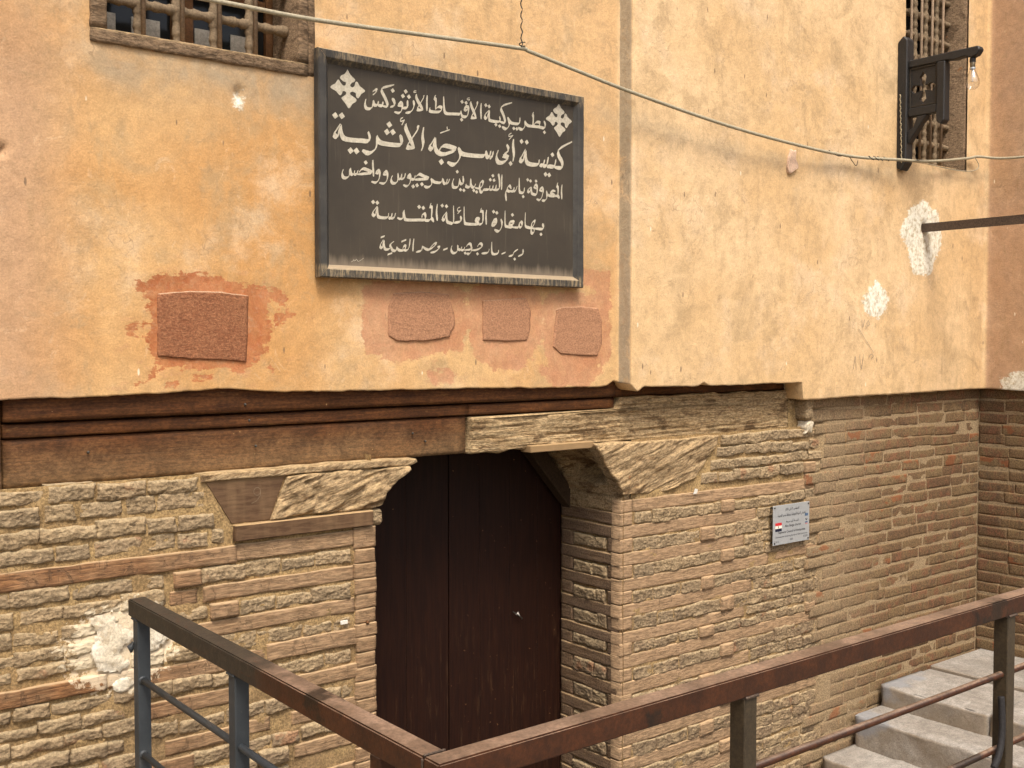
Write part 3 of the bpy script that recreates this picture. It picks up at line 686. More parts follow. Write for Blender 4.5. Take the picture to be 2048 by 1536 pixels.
panel([(1.866, 1.735), (1.885, 1.757), (2.00, 1.765), (2.105, 1.760), (2.127, 1.72), (2.13, 1.64), (2.11, 1.617), (2.0, 1.602), (1.90, 1.602), (1.864, 1.62)], 5)
panel([(2.247, 1.742), (2.35, 1.75), (2.44, 1.755), (2.458, 1.73), (2.455, 1.622), (2.44, 1.604), (2.35, 1.602), (2.246, 1.605)], 8)
panel([(2.575, 1.715), (2.60, 1.727), (2.70, 1.731), (2.785, 1.728), (2.803, 1.70), (2.803, 1.575), (2.78, 1.548), (2.70, 1.55), (2.60, 1.556), (2.563, 1.582)], 11)
# flaking tongue of plaster below the cable
V, F = slab(.085, .10, .012, 12, .002, 30, None, .004, .008, None, .006, lambda z: np.interp(z, [0, .02, .06, .10], [.01, .0, .015, .03]), lambda z: np.interp(z, [0, .03, .06, .1], [.03, .085, .06, .065]))
ob('plaster_flake', mesh('plaster_flake', V, F, M['flake'], True), pw, (3.80, 2.922, 2.318))
# mass behind the face
box('wall_core', -2, 5.6, 3.46, 6.0, -1.0, 3.95, M['dark2'], pw, 0)
box('wall_cap', -2.05, 5.6, 2.92, 3.47, 3.90, 3.97, M['mortar'], pw, 0)
box('wall_core', -2.05, -2.0, 2.98, 3.47, -1.0, 3.9, M['mortar'], pw, 0)
box('wall_core', 5.56, 7.0, .98, 6.0, -.4, 3.95, M['mortar'], pw, 0)
box('wall_core', -2, .80, 3.12, 3.46, 1.5, 3.9, M['dark2'], pw, 0); box('wall_core', 1.75, 4.5, 3.12, 3.46, 1.5, 3.9, M['dark2'], pw, 0)

# pencilled figures on the right-hand plaster
def mark(pts, w, m, parent, y, name): 
    V = []; F = []
    for i in range(len(pts) - 1):
        a = np.array(pts[i]); b = np.array(pts[i + 1]); t = (b - a) / np.hypot(*(b - a)); n = np.array([-t[1], t[0]]) * w / 2; k = len(V)
        for q in (a - n, a + n, b + n, b - n): V.append((q[0], y - .00002 * i, q[1]))
        F.append((k, k + 3, k + 2, k + 1))
    return obj(name, V, F, m, parent)
for q in ([(4.30, 1.475), (4.315, 1.535), (4.325, 1.472)], [(4.345, 1.54), (4.365, 1.475), (4.38, 1.545)], [(4.36, 1.70), (4.372, 1.667), (4.385, 1.705)], [(4.41, 1.672), (4.40, 1.685), (4.415, 1.70), (4.425, 1.683), (4.41, 1.672)], [(4.34, 1.66), (4.46, 1.55)], [(4.42, 1.53), (4.44, 1.545), (4.46, 1.535), (4.44, 1.522)]):
    mark(q, .0022, M['pencil'], pw, 2.9292, 'pencil_mark')

# ------------------------------------------------------------------ lintel: fascia boards and the bare weathered beam
li = thing('timber_lintel', 'long brown timber lintel with stepped boards left and bare weathered wood right', 'beam')
def board(name, x0, x1, z0, z1, yf, m, seed, amp=.0016):
    V, F = slab(x1 - x0, z1 - z0, .06, seed, amp, 4, 70, .003, .05, (z1 - z0) / 6, .0008)
    return ob(name, mesh(name, V, F, m, True), li, (x0, yf, z0))
board('fascia_board', .715, 2.895, 1.3915, 1.50, 3.020, M['fascia'], 1); board('fascia_board', 2.90, 3.93, 1.3915, 1.50, 3.03, M['fascia'], 2)
board('fascia_board', .715, 2.209, 1.3485, 1.3845, 3.033, M['fascia'], 3); board('fascia_board', 2.212, 2.90, 1.3485, 1.3845, 3.032, M['fascia'], 4)
board('fascia_board', .715, 2.202, 1.217, 1.3435, 3.040, M['fascia'], 5, .0022)
board('end_post', .55, .709, 1.205, 1.455, 3.028, M['fascia'], 6)
board('fascia_board', -1.98, .545, 1.217, 1.455, 3.034, M['fascia'], 9, .0022)
box('lintel_core', -2, 4.0, 3.07, 3.455, 1.232, 1.52, M['fascia'], li, 0)
for x, z in ((1.42, 1.288), (1.98, 1.297), (.93, 1.30), (1.38, 1.415), (1.40, 1.366), (2.03, 1.268)):
    lathe('nail_head', [(.001, -.002), (.0045, 0), (.003, .003), (.0005, .004)], M['screw'], li, (0, 0, 0)).matrix_world = Matrix.Translation((x, 3.034 if z < 1.39 else 3.018, z)) @ Matrix.Rotation(math.pi / 2, 4, 'X')
V, F = slab(1.785, .176, .06, 77, .010, 2.5, 120, .010, .010, .0038, .002, lambda z: np.where(z > .125, .69, 0.0) * 0 + np.interp(z, [0, .122, .130, .176], [0, 0, .70, .72]), None, 4, .02, .007, 30, .011, 7)
be = ob('weathered_beam', mesh('weathered_beam', V, F, M['weather'], True), li, (2.214, 3.026, 1.213))
box('drip_strip', 2.46, 2.765, 3.0, 3.06, 1.204, 1.229, M['plank'], li, .002)

# ------------------------------------------------------------------ corbels
lc = thing('carved_corbel', 'worn carved timber corbel left of the door with dark wedge plank and ledge', 'corbel')
prism('wedge_plank', [(1.238, 1.208), (1.497, 1.206), (1.442, 1.0695), (1.322, 1.0695)], 2.990, 3.05, M['plank'], lc)
V, F = slab(.6, .128, .30, 41, .007, 6, 95, .008, .006, .0035, .002, lambda z: np.interp(z, [0, .128], [-.002, .052]), lambda z: np.interp(z, [0, .01, .05, .09, .115, .128], [.372, .392, .405, .45, .495, .49]), 4, .28, .004, 30, .014, 11)
ob('carved_block', mesh('carved_block', V, F, M['corbel'], True), lc, (1.446, 2.980, 1.0685))
V, F = slab(.74, .022, .30, 42, .0025, 8, 60, .004, .01, .004, .0015, None, lambda z: np.interp(z, [0, .01, .022], [.70, .735, .73]), 4, 0, .003, 20)
ob('top_strip', mesh('top_strip', V, F, M['corbel'], True), lc, (1.232, 2.982, 1.1985))
box('ledge', 1.327, 1.792, 2.972, 3.10, 1.018, 1.0665, M['plank'], lc, .003)
V, F = slab(.042, .05, .06, 43, .010, 60, None, .010, .005, None, .006)
ob('broken_end', mesh('broken_end', V, F, M['brick'], True), lc, (1.793, 2.985, 1.016))
pts9 = [(1.402 + .011 * math.cos(t), 1.158 + .012 * math.sin(t)) for t in np.linspace(0, 2 * math.pi, 12)]
mark(pts9 + [(1.412, 1.145), (1.400, 1.130), (1.384, 1.124)], .0014, M['scratch'], lc, 2.9885, 'scratched_nine')

rc_ = thing('carved_corbel', 'eroded carved timber corbel right of the door with hollow decayed end', 'corbel')
V, F = slab(.70, .205, .05, 52, .0075, 5, 90, .008, .006, .0038, .002, lambda z: np.interp(z, [0, .02, .07, .13, .18, .205], [.138, .13, .10, .05, .015, .0]), lambda z: np.interp(z, [0, .01, .04, .10, .15, .205], [.40, .45, .56, .62, .67, .70]), 4, .30, .005, 30, .012, 8)
V = [(v[0], v[1] + .10 * (v[0] - .14) * (1.0 - v[2] / .205) * (v[1] < .2) * .4, v[2]) for v in V]
ob('carved_block', mesh('carved_block', V, F, M['corbel'], True), rc_, (2.757, 2.982, 1.011))
# decayed end grain inside the opening: a rough face along the corbel's profile
ns, nd = 46, 30; Ve = []; Fe = []
for j in range(nd + 1):
    for i in range(ns + 1):
        t = i / ns; q = j / nd
        x = np.interp(t, [0, .1, .35, .65, .88, 1], [2.895, 2.885, 2.857, 2.807, 2.772, 2.757]); z = 1.012 + .20 * t
        hollow = .115 * math.exp(-(((t - .48) / .24) ** 2 + ((q - .50) / .25) ** 2))
        n_ = float(fbm(t * 7 + 3, q * 5, 2.2, 4)) * .028 + float(fbm(t * 26, q * 5, 5.1, 3)) * .016
        dk = math.sin(math.pi * t) ** .5 * min(1, 6 * q) if 0 < t < 1 else 0
        Ve.append((x - .004 + (hollow + n_ + .008) * dk, 2.984 + .356 * q + .012 * float(fbm(t * 14, 3.3, 1, 3)) * (1 - q), z))
for j in range(nd):
    for i in range(ns): Fe.append((j * (ns + 1) + i, (j + 1) * (ns + 1) + i, (j + 1) * (ns + 1) + i + 1, j * (ns + 1) + i + 1))
obj('decayed_end', Ve, Fe, M['corbel'], rc_, True)
bpts = [(2.64, 1.222), (2.73, 1.222), (2.90, 1.02), (2.90, .93), (2.85, .985)]
prism('inner_brace', bpts, 3.285, 3.335, M['innerbrace'], rc_)

# ------------------------------------------------------------------ timber-laced brickwork left of the door
YL = ('y', 2.992)
lw = thing('laced_brick_wall', 'eroded brick wall laced with timber bands, left of the dark door', 'wall')
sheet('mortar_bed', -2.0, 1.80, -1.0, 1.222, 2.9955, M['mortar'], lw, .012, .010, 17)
obj('mortar_bed', [(1.80, 3.0, -1), (1.80, 3.46, -1), (1.80, 3.46, 1.24), (1.80, 3.0, 1.24)], [(0, 1, 2, 3)], M['mortar'], lw)
courses = [(1.176, .044), (1.122, .048), (1.067, .045), (1.016, .044)]
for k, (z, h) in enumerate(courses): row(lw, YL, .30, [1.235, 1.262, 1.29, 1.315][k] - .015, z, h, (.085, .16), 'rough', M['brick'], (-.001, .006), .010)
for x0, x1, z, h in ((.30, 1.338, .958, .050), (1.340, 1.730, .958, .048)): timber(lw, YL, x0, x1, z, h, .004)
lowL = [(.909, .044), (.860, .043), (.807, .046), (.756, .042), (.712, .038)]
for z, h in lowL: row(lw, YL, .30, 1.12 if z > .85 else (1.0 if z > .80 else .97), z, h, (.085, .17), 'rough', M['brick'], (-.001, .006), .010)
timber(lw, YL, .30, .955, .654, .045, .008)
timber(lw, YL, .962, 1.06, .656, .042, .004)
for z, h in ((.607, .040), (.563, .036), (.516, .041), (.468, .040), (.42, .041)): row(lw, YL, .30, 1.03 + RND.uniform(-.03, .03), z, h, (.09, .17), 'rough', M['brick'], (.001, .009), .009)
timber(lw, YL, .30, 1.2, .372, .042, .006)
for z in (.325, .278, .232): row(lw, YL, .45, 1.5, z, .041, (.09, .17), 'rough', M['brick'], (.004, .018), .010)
# bands between the left bricks and the jamb
T = [(.852, 1.135, .042), (.746, 1.18, .045), (.640, 1.07, .045), (.537, 1.05, .045), (.430, 1.12, .042), (.327, 1.52, .042)]
for k, (z, x0, h) in enumerate(T):
    if k == 0: timber(lw, YL, x0, 1.215, z, h, .0); timber(lw, YL, 1.235, 1.730, z, h + .002, .003)
    elif k == 2: timber(lw, YL, x0, 1.425, z, h, .0); timber(lw, YL, 1.43, 1.803, z + .004, h + .006, .006)
    elif k == 3: timber(lw, YL, x0, 1.34, z + .006, h, .002); timber(lw, YL, 1.47, 1.803, z, h, .004)
    elif k == 4: timber(lw, YL, 1.12, 1.33, z, h, .002); timber(lw, YL, 1.36, 1.44, z + .004, h, .0); timber(lw, YL, 1.51, 1.62, z, h, .0); timber(lw, YL, 1.63, 1.803, z + .004, h, .0)
    else: timber(lw, YL, x0, 1.730, z, h, .002)
R_ = [(.903, .046, 1.13), (.797, .046, 1.16), (.692, .045, 1.24), (.588, .043, 1.36), (.482, .044, 1.06), (.376, .044, 1.18)]
for k, (z, h, x0) in enumerate(R_):
    blk = {0: [(1.148, 1.225)], 1: [(1.255, 1.338)]}.get(k, [])
    row(lw, YL, x0, 1.722, z, h, (.08, .17), 'rough', M['brick'], (.0, .007), .008, blk, M['timber'])
row(lw, YL, 1.05, 1.32, .60, .040, (.08, .14), 'rough', M['brick'], (.0, .012)); row(lw, YL, 1.02, 1.22, .692, .045, (.08, .14), 'rough', M['brick'], (.0, .01))
z = 1.012
for h in (.068, .046, .050, .050, .047, .046, .044, .050, .048, .046, .056, .050, .050, .052, .05, .05):
    if not (.635 < z - h < .66 or .53 < z - h < .55):
        timber(lw, YL, 1.734 + RND.uniform(-.004, .004), 1.805 + RND.uniform(-.002, .004), z - h + .003, h - .003, .006 + RND.uniform(0, .004), None, 'jamb_block', .0015)
    z -= h
lathe('bolt_head', [(.001, -.004), (.006, 0), (.005, .004), (.001, .006)], M['innerwood'], lw, (0, 0, 0)).matrix_world = Matrix.Translation((1.773, 2.983, .708)) @ Matrix.Rotation(math.pi / 2, 4, 'X')
box('white_chip', 1.675, 1.70, 2.979, 2.984, .716, .728, M['paper'], lw, .001)
for k in range(11):
    z = .175 - k * .105
    timber(lw, YL, .95, 1.730, z + .052, .045, .003); row(lw, YL, .95, 1.722, z, .046, (.16, .26), 'rough', M['brick'], (.001, .010), .008)
# splash of white plaster over the bricks, left
def daub(parent, cx, cz, rx, rz, y, thick, seed, m, name='plaster_daub'):
    n = 60; x, z = np.meshgrid(np.linspace(cx - 1.5 * rx, cx + 1.5 * rx, n + 1), np.linspace(cz - 1.5 * rz, cz + 1.5 * rz, n + 1))
    fl = 1 - ((x - cx) / rx) ** 2 - ((z - cz) / rz) ** 2 + 1.1 * fbm(x * 20 + seed, z * 20, seed, 4) + .25 * fbm(x * 70, z * 70, seed, 2)
    yy = y - thick * np.clip(fl * 1.6, 0, 1) - .0022 * fbm(x * 14, z * 30, seed + 3, 4) + .010 * np.clip(-fl, 0, 1)
    V = np.stack([x.ravel(), yy.ravel(), z.ravel()], 1); W_ = n + 1; ok = fl > -.05
    F = [(j * W_ + i, j * W_ + i + 1, (j + 1) * W_ + i + 1, (j + 1) * W_ + i) for j in range(n) for i in range(n) if ok[j, i] and ok[j + 1, i] and ok[j, i + 1] and ok[j + 1, i + 1]]
    return obj(name, V, F, m, parent, True)
daub(lw, .965, .785, .062, .085, 2.9845, .0055, 3, M['white']); daub(lw, 1.085, .775, .045, .04, 2.984, .0045, 9, M['white']); daub(lw, 1.0, .66, .03, .02, 2.985, .004, 5, M['white'])

# ------------------------------------------------------------------ timber-laced brickwork right of the door
YR = ('y', 2.996)
rw_ = thing('laced_brick_wall', 'brick wall with close timber bands between the dark door and the metal plaque', 'wall')
sheet('mortar_bed', 2.90, 4.22, -1.0, .965, 2.9985, M['mortar'], rw_, .012, .008, 17)
sheet('mortar_bed', 2.96, 4.22, .96, 1.225, 3.000, M['mortar'], rw_, .012, .007, 17)
for k, z in enumerate((1.172, 1.122, 1.072, 1.016)):
    row(rw_, YR, [3.475, 3.455, 3.42, 3.36][k], 4.13 + RND.uniform(0, .05), z, .042 if k < 3 else .048, (.09, .20), 'rough2', M['brick'], (.002, .010), .006, [(4.03, 4.105)] if k == 3 else (), M['timber'])
B = [(.945, .046, 4.195, 1), (.845, .047, 3.705, 0), (.738, .047, 3.625, 0), (.639, .045, 3.79, 2), (.537, .047, 3.68, 0), (.434, .043, 3.63, 0), (.340, .047, 4.165, 1), (.232, .050, 3.665, 0), (.125, .048, 3.62, 0), (.035, .045, 4.15, 1), (-.07, .047, 3.7, 0), (-.17, .047, 3.6, 0)] + [(-.27 - .1 * i, .047, 3.85 - .05 * (i % 2), 3) for i in range(7)]
for k, (z, h, xe, kind) in enumerate(B):
    x0 = 2.968 if k == 0 else 2.897
    timber(rw_, YR, x0, xe, z - .001, h + .003, .0015)
    if kind == 2: timber(rw_, YR, 3.835, 4.245, z + .012, h - .003, .002)
    if kind in (0, 2): row(rw_, YR, xe + .012 if kind != 2 else 4.25, 4.20, z - .002, h + .002, (.08, .16), 'rough2', M['brick'], (.0, .006), .006)
    zt = z; zb = B[k + 1][0] + B[k + 1][1] if k + 1 < len(B) else z - .055
    hh = zt - zb - .0035
    blk = [(3.48, 3.553)] if k % 2 == 0 else [(3.35, 3.43)]
    if k == 3: blk = [(3.362, 3.43)]
    if k == 2: blk = blk + [(4.135, 4.195)]
    if k == 5: blk = blk + [(4.05, 4.11)]
    if hh > .03: row(rw_, YR, 2.972, 4.20 + RND.uniform(-.03, .06), zb + .001, round(hh, 3), (.07, .17) if k < 6 else ((.10, .18) if k < 12 else (.2, .3)), 'rough2' , M['brick'], (.001, .007), .005, blk, M['timber'])
# squared ends at the arris
z = .992
for k in range(38):
    h = .0505
    near = any(abs((z - h + .003) - b[0]) < .022 for b in B[1:])
    if not near: timber(rw_, YR, 2.897, 2.962, z - h + .003, h - .002, .003 + RND.uniform(0, .002), None, 'jamb_block', .0022)
    z -= h
obj('white_chip', [(3.295, 2.984, .985), (3.318, 2.984, .987), (3.322, 2.984, 1.003), (3.305, 2.984, 1.008)], [(0, 1, 2, 3)], M['paper'], rw_)
# reveal of the opening, facing the street's left end
XJ = ('x', 2.897, 3.345)
sheet('mortar_bed', 2.99, 3.46, -1.0, 1.02, 2.912, M['mortar'], rw_, .025, .004, 22, 'x')
V, F = slab(.345, .075, .05, 61, .008, 7, 40, .01, .012, .006, .004)
ob('reveal_timber', mesh('reveal_timber', V, F, M['corbel'], True), rw_, (2.899, 3.345, .944), (0, 0, -math.pi / 2))
for k, (z, h, xe, kind) in enumerate(B[1:], 1):
    zt = B[k - 1][0]
    if k == 1: timber(rw_, XJ, 0, .340, .897, .046, -.002, M['jamb'], 'reveal_timber', .002); 
    timber(rw_, XJ, 0, .340, z - .003, h - .002, -.002, M['jamb'], 'reveal_timber', .002)
    zb = z + h
    hh = zt - zb - .008
    if k > 1 and hh > .03:
        row(rw_, XJ, .078, .268, zb, round(hh, 3), (.10, .20), 'rough2', M['brick'], (-.003, .002), .006)
        timber(rw_, XJ, .0, .070, zb - .001, hh + .004, -.004, M['jamb'], 'reveal_block', .0015); timber(rw_, XJ, .275, .340, zb - .001, hh + .004, -.003, M['jamb'], 'reveal_block', .0015)

# ------------------------------------------------------------------ smeared brick wall up to the corner, and the return
YS = ('y', 2.985)
sw_ = thing('brick_wall', 'mortar-smeared brown brick wall beside the stairs, right of the metal plaque', 'wall')
sheet('mortar_bed', 4.05, 5.53, -1.0, 1.36, 2.9885, M['mortar'], sw_, .016, .0007, 14, 'y', lambda x: 3.003 - .0172 * sstep(4.06, 4.2, x))
sheet('mortar_bed', 3.95, 4.30, 1.18, 1.43, 3.022, M['mortar'], sw_, .02, .006, 16)
z = 1.300; k = 0
while z > -.40:
    x0 = 4.02 if z > 1.22 else 4.13 + RND.uniform(-.13, .10)
    xe = 5.515
    row(sw_, YS, x0 - (.11 if k % 2 and z < 1.2 else 0) * 0, xe, z, .0505, (.15, .25), 'flat', M['smear'], (-.0004, .0016), .005, wander=.004)
    z -= .0555; k += 1
V, F = slab(.06, .11, .06, 66, .012, 40, None, .012, .006, None, .006)
ob('broken_brick', mesh('broken_brick', V, F, M['brick'], True), sw_, (4.0, 2.965, 1.255))
V, F = slab(.055, .06, .05, 68, .012, 40, None, .014, .006, None, .008)
ob('plaster_lump', mesh('plaster_lump', V, F, M['white'], True), sw_, (4.02, 2.975, 1.19))
rt = thing('brick_wall', 'narrow return of dark brick at the right edge below brown plaster', 'wall')
XR = ('x', 5.515, 2.985)
sheet('mortar_bed', 1.0, 2.99, -.4, 1.38, 5.5165, M['mortar'], rt, .03, .0006, 16, 'x')
z = 1.302; k = 0
while z > -.1:
    row(rt, XR, .004, 1.0 if z > -.2 else .3, z, .0540, (.11, .22), 'flat', M['smear'], (-.0004, .0016), .0055, wander=.005)
    z -= .0605; k += 1

# ------------------------------------------------------------------ door
dr = thing('wooden_door', 'dark brown double door of tall planks set back in the opening', 'door')
for s, (a, b) in enumerate(((1.78, 2.345), (2.352, 2.93))):
    lf = box('door_leaf', a, b, 3.372, 3.43, -.99, 1.235, M['door'], dr, 0)
    n = 3 if s == 0 else 4; wd = (b - a) / n
    for i in range(n):
        box('plank', a + i * wd + .0003, a + (i + 1) * wd - .0003, 3.352 + (.004 if s else .0) + RND.uniform(0, .0006), 3.3725, -.99, 1.235, M['door'], lf, .001)
    if s:
        V = [(2.668, 3.349, .520), (2.690, 3.349, .512), (2.681, 3.349, .530), (2.675, 3.345, .523)]
        obj('paper_scrap', V, [(0, 1, 3), (1, 2, 3), (2, 0, 3)], M['paper'], lf)
        tubeo('door_pull', [(2.655, 3.350, .534), (2.668, 3.335, .522), (2.69, 3.335, .505), (2.70, 3.350, .497)], .0022, M['screw'], lf, 6)
obj('threshold', [(1.8, 3.36, -1.0), (2.9, 3.36, -1.0), (2.9, 3.0, -.985), (1.8, 3.0, -.985)], [(0, 1, 2, 3)], M['ground'], dr)

# ------------------------------------------------------------------ windows
def baluster(parent, x, y, z0, z1, step, off, r=.0125, axis='z', name='baluster', m=None):
    prof = []; L = z1 - z0
    n = int(L / .006)
    for i in range(n + 1):
        h = L * i / n; q = ((h - off) / step) % 1.0
        d = min(q, 1 - q) * step      # distance from nearest cross joint
        rr = r * (1.35 if d < .016 else (1.0 + .12 * math.cos((d - .016) / (step / 2 - .016) * math.pi * 2)))
        if .42 * step < d < .45 * step or .022 < d < .026: rr *= 1.14
        prof.append((rr, h))
    b = (x, y, z0) if axis == 'z' else (x, y, z0)
    return lathe(name, prof, m or M['winwood'], parent, b if axis == 'z' else (z0, y, x), axis, 10)
wl = ob('window', None, pw); 
def frame_bar(n, a, b, c, d, y0, y1, seed, par): 
    V, F = slab(b - a, d - c, y1 - y0, seed, .0016, 8, 60 if b - a > d - c else 8, .004, .03 if b - a > d - c else .008, .008 if b - a > d - c else .03, .0015)
    return ob(n, mesh(n, V, F, M['greywood'], True), par, (a, y0, c))
frame_bar('sill_rail', .940, 1.582, 2.402, 2.440, 2.990, 3.10, 1, wl)
frame_bar('frame_stile', .940, .984, 2.441, 3.15, 2.989, 3.10, 2, wl); frame_bar('frame_stile', 1.550, 1.582, 2.441, 3.15, 2.988, 3.16, 3, wl); frame_bar('frame_stile', 1.584, 1.608, 2.406, 3.15, 2.993, 3.16, 4, wl)
frame_bar('head_rail', .985, 1.549, 3.10, 3.15, 2.99, 3.10, 5, wl)
for i, x in enumerate((1.094, 1.206, 1.317, 1.429)):
    baluster(wl, x, 3.072, 2.438, 3.10, .118, .108, .0125)
    tubeo('iron_bar', [(x + .003, 3.036, 2.435), (x + .004, 3.035, 3.11)], .0068, M['bar'], wl, 8)
for z in (2.546, 2.664, 2.782, 2.90, 3.018): baluster(wl, z, 3.072, .985, 1.550, .112, .109, .0135, 'x', 'cross_baluster')
box('window_pane', .96, 1.60, 3.200, 3.204, 2.40, 3.15, M['glass'], wl, 0)
for x0, x1 in ((.96, .995), (1.235, 1.262), (1.268, 1.30), (1.535, 1.60)): box('sash_stile', x0, x1, 3.178, 3.199, 2.40, 3.15, M['innerwood'], wl, .002)
for x0, x1 in ((.998, 1.075), (1.12, 1.205), (1.31, 1.385), (1.425, 1.50)): box('pane_reflection', x0, x1, 3.1965, 3.1995, 2.42, 2.545, M['panereflect'], wl, .001)  # pale boxes on the panes stand in for reflections in the glass
for z in (2.64, 2.88): box('sash_bar', .995, 1.535, 3.182, 3.198, z, z + .02, M['innerwood'], wl, .002)
box('window_recess', .90, .945, 3.02, 3.46, 2.38, 3.2, M['mortar'], wl, 0); box('window_recess', 1.607, 1.66, 3.02, 3.46, 2.38, 3.2, M['mortar'], wl, 0); box('window_recess', .945, 1.607, 3.08, 3.46, 2.36, 2.408, M['mortar'], wl, 0); box('window_recess', .945, 1.607, 3.02, 3.46, 3.15, 3.2, M['mortar'], wl, 0)
wr = ob('window', None, pw)
for i, x in enumerate((4.845, 4.935, 5.030, 5.128)):
    if i: baluster(wr, x, 3.035, 2.47, 3.50, .104, .12, .0125)
    tubeo('iron_bar', [(x + .004, 3.002, 2.47), (x + .006, 3.0, 3.52)], .0068, M['bar'], wr, 8)
baluster(wr, 4.79, 3.035, 2.47, 3.50, .104, .12, .0125)
for k in range(9): baluster(wr, 2.591 + k * .104, 3.035, 4.72, 5.245, .095, .075, .0135, 'x', 'cross_baluster')
frame_bar('sill_rail', 4.70, 5.20, 2.452, 2.474, 2.95, 3.10, 11, wr); frame_bar('frame_stile', 5.243, 5.264, 2.452, 3.52, 2.941, 3.16, 12, wr); frame_bar('frame_stile', 4.69, 4.712, 2.452, 3.52, 2.948, 3.16, 13, wr)
box('window_recess', 5.262, 5.30, 2.96, 3.46, 2.42, 3.56, M['greywood'], wr, 0); box('window_recess', 4.64, 4.692, 2.96, 3.46, 2.42, 3.56, M['mortar'], wr, 0); box('window_recess', 4.69, 5.27, 3.0, 3.46, 2.42, 2.455, M['mortar'], wr, 0)
box('window_pane', 4.70, 5.26, 3.20, 3.204, 2.45, 3.52, M['glass'], wr, 0); box('sash_stile', 4.98, 5.02, 3.18, 3.199, 2.45, 3.52, M['innerwood'], wr, .002); box('sash_bar', 4.71, 5.245, 3.182, 3.1985, 2.93, 2.96, M['innerwood'], wr, .002)

# ------------------------------------------------------------------ painted signboard
sb = thing('signboard', 'black wooden signboard with cream Arabic lettering and two crosses on ochre plaster', 'sign')
SX, SZ, SW, SH = 1.600, 1.797, 1.077, .691
box('panel', SX + .03, SX + SW - .03, 2.978, 2.992, SZ + .03, SZ + SH - .03, M['sign'], sb, 0)
def mitre(pts_outer, pts_inner, name):
    """one frame rail: outer edge a-b, inner edge c-d in sign coordinates, with a stepped bevelled profile"""
    (ax, az), (bx, bz) = pts_outer; (cx, cz), (dx, dz) = pts_inner
    prof = [(0, 2.990), (0, 2.966), (.08, 2.9605), (.62, 2.9605), (.72, 2.964), (.78, 2.968), (1.0, 2.9775)]
    n = 24; V = []; F = []
    for i in range(n + 1):
        t = i / n; o = Vector((ax + (bx - ax) * t, 0, az + (bz - az) * t)); q = Vector((cx + (dx - cx) * t, 0, cz + (dz - cz) * t))
        for s_, y in prof:
            p = o.lerp(q, s_); V.append((SX + p.x, y + .0008 * float(vnoise(p.x * 30 + s_ * 9, p.z * 30, 2)), SZ + p.z))
    m_ = len(prof)
    for i in range(n):
        for k in range(m_ - 1): F.append((i * m_ + k, i * m_ + k + 1, (i + 1) * m_ + k + 1, (i + 1) * m_ + k))
    return obj(name, V, F, M['frame'], sb)
fw = .040; e = .0006
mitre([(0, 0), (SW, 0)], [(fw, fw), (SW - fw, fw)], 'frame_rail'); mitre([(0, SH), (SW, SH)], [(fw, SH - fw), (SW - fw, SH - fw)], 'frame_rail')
mitre([(0, 0 + e), (0, SH - e)], [(fw, fw + e), (fw, SH - fw - e)], 'frame_stile'); mitre([(SW, e), (SW, SH - e)], [(SW - fw, fw + e), (SW - fw, SH - fw - e)], 'frame_stile')
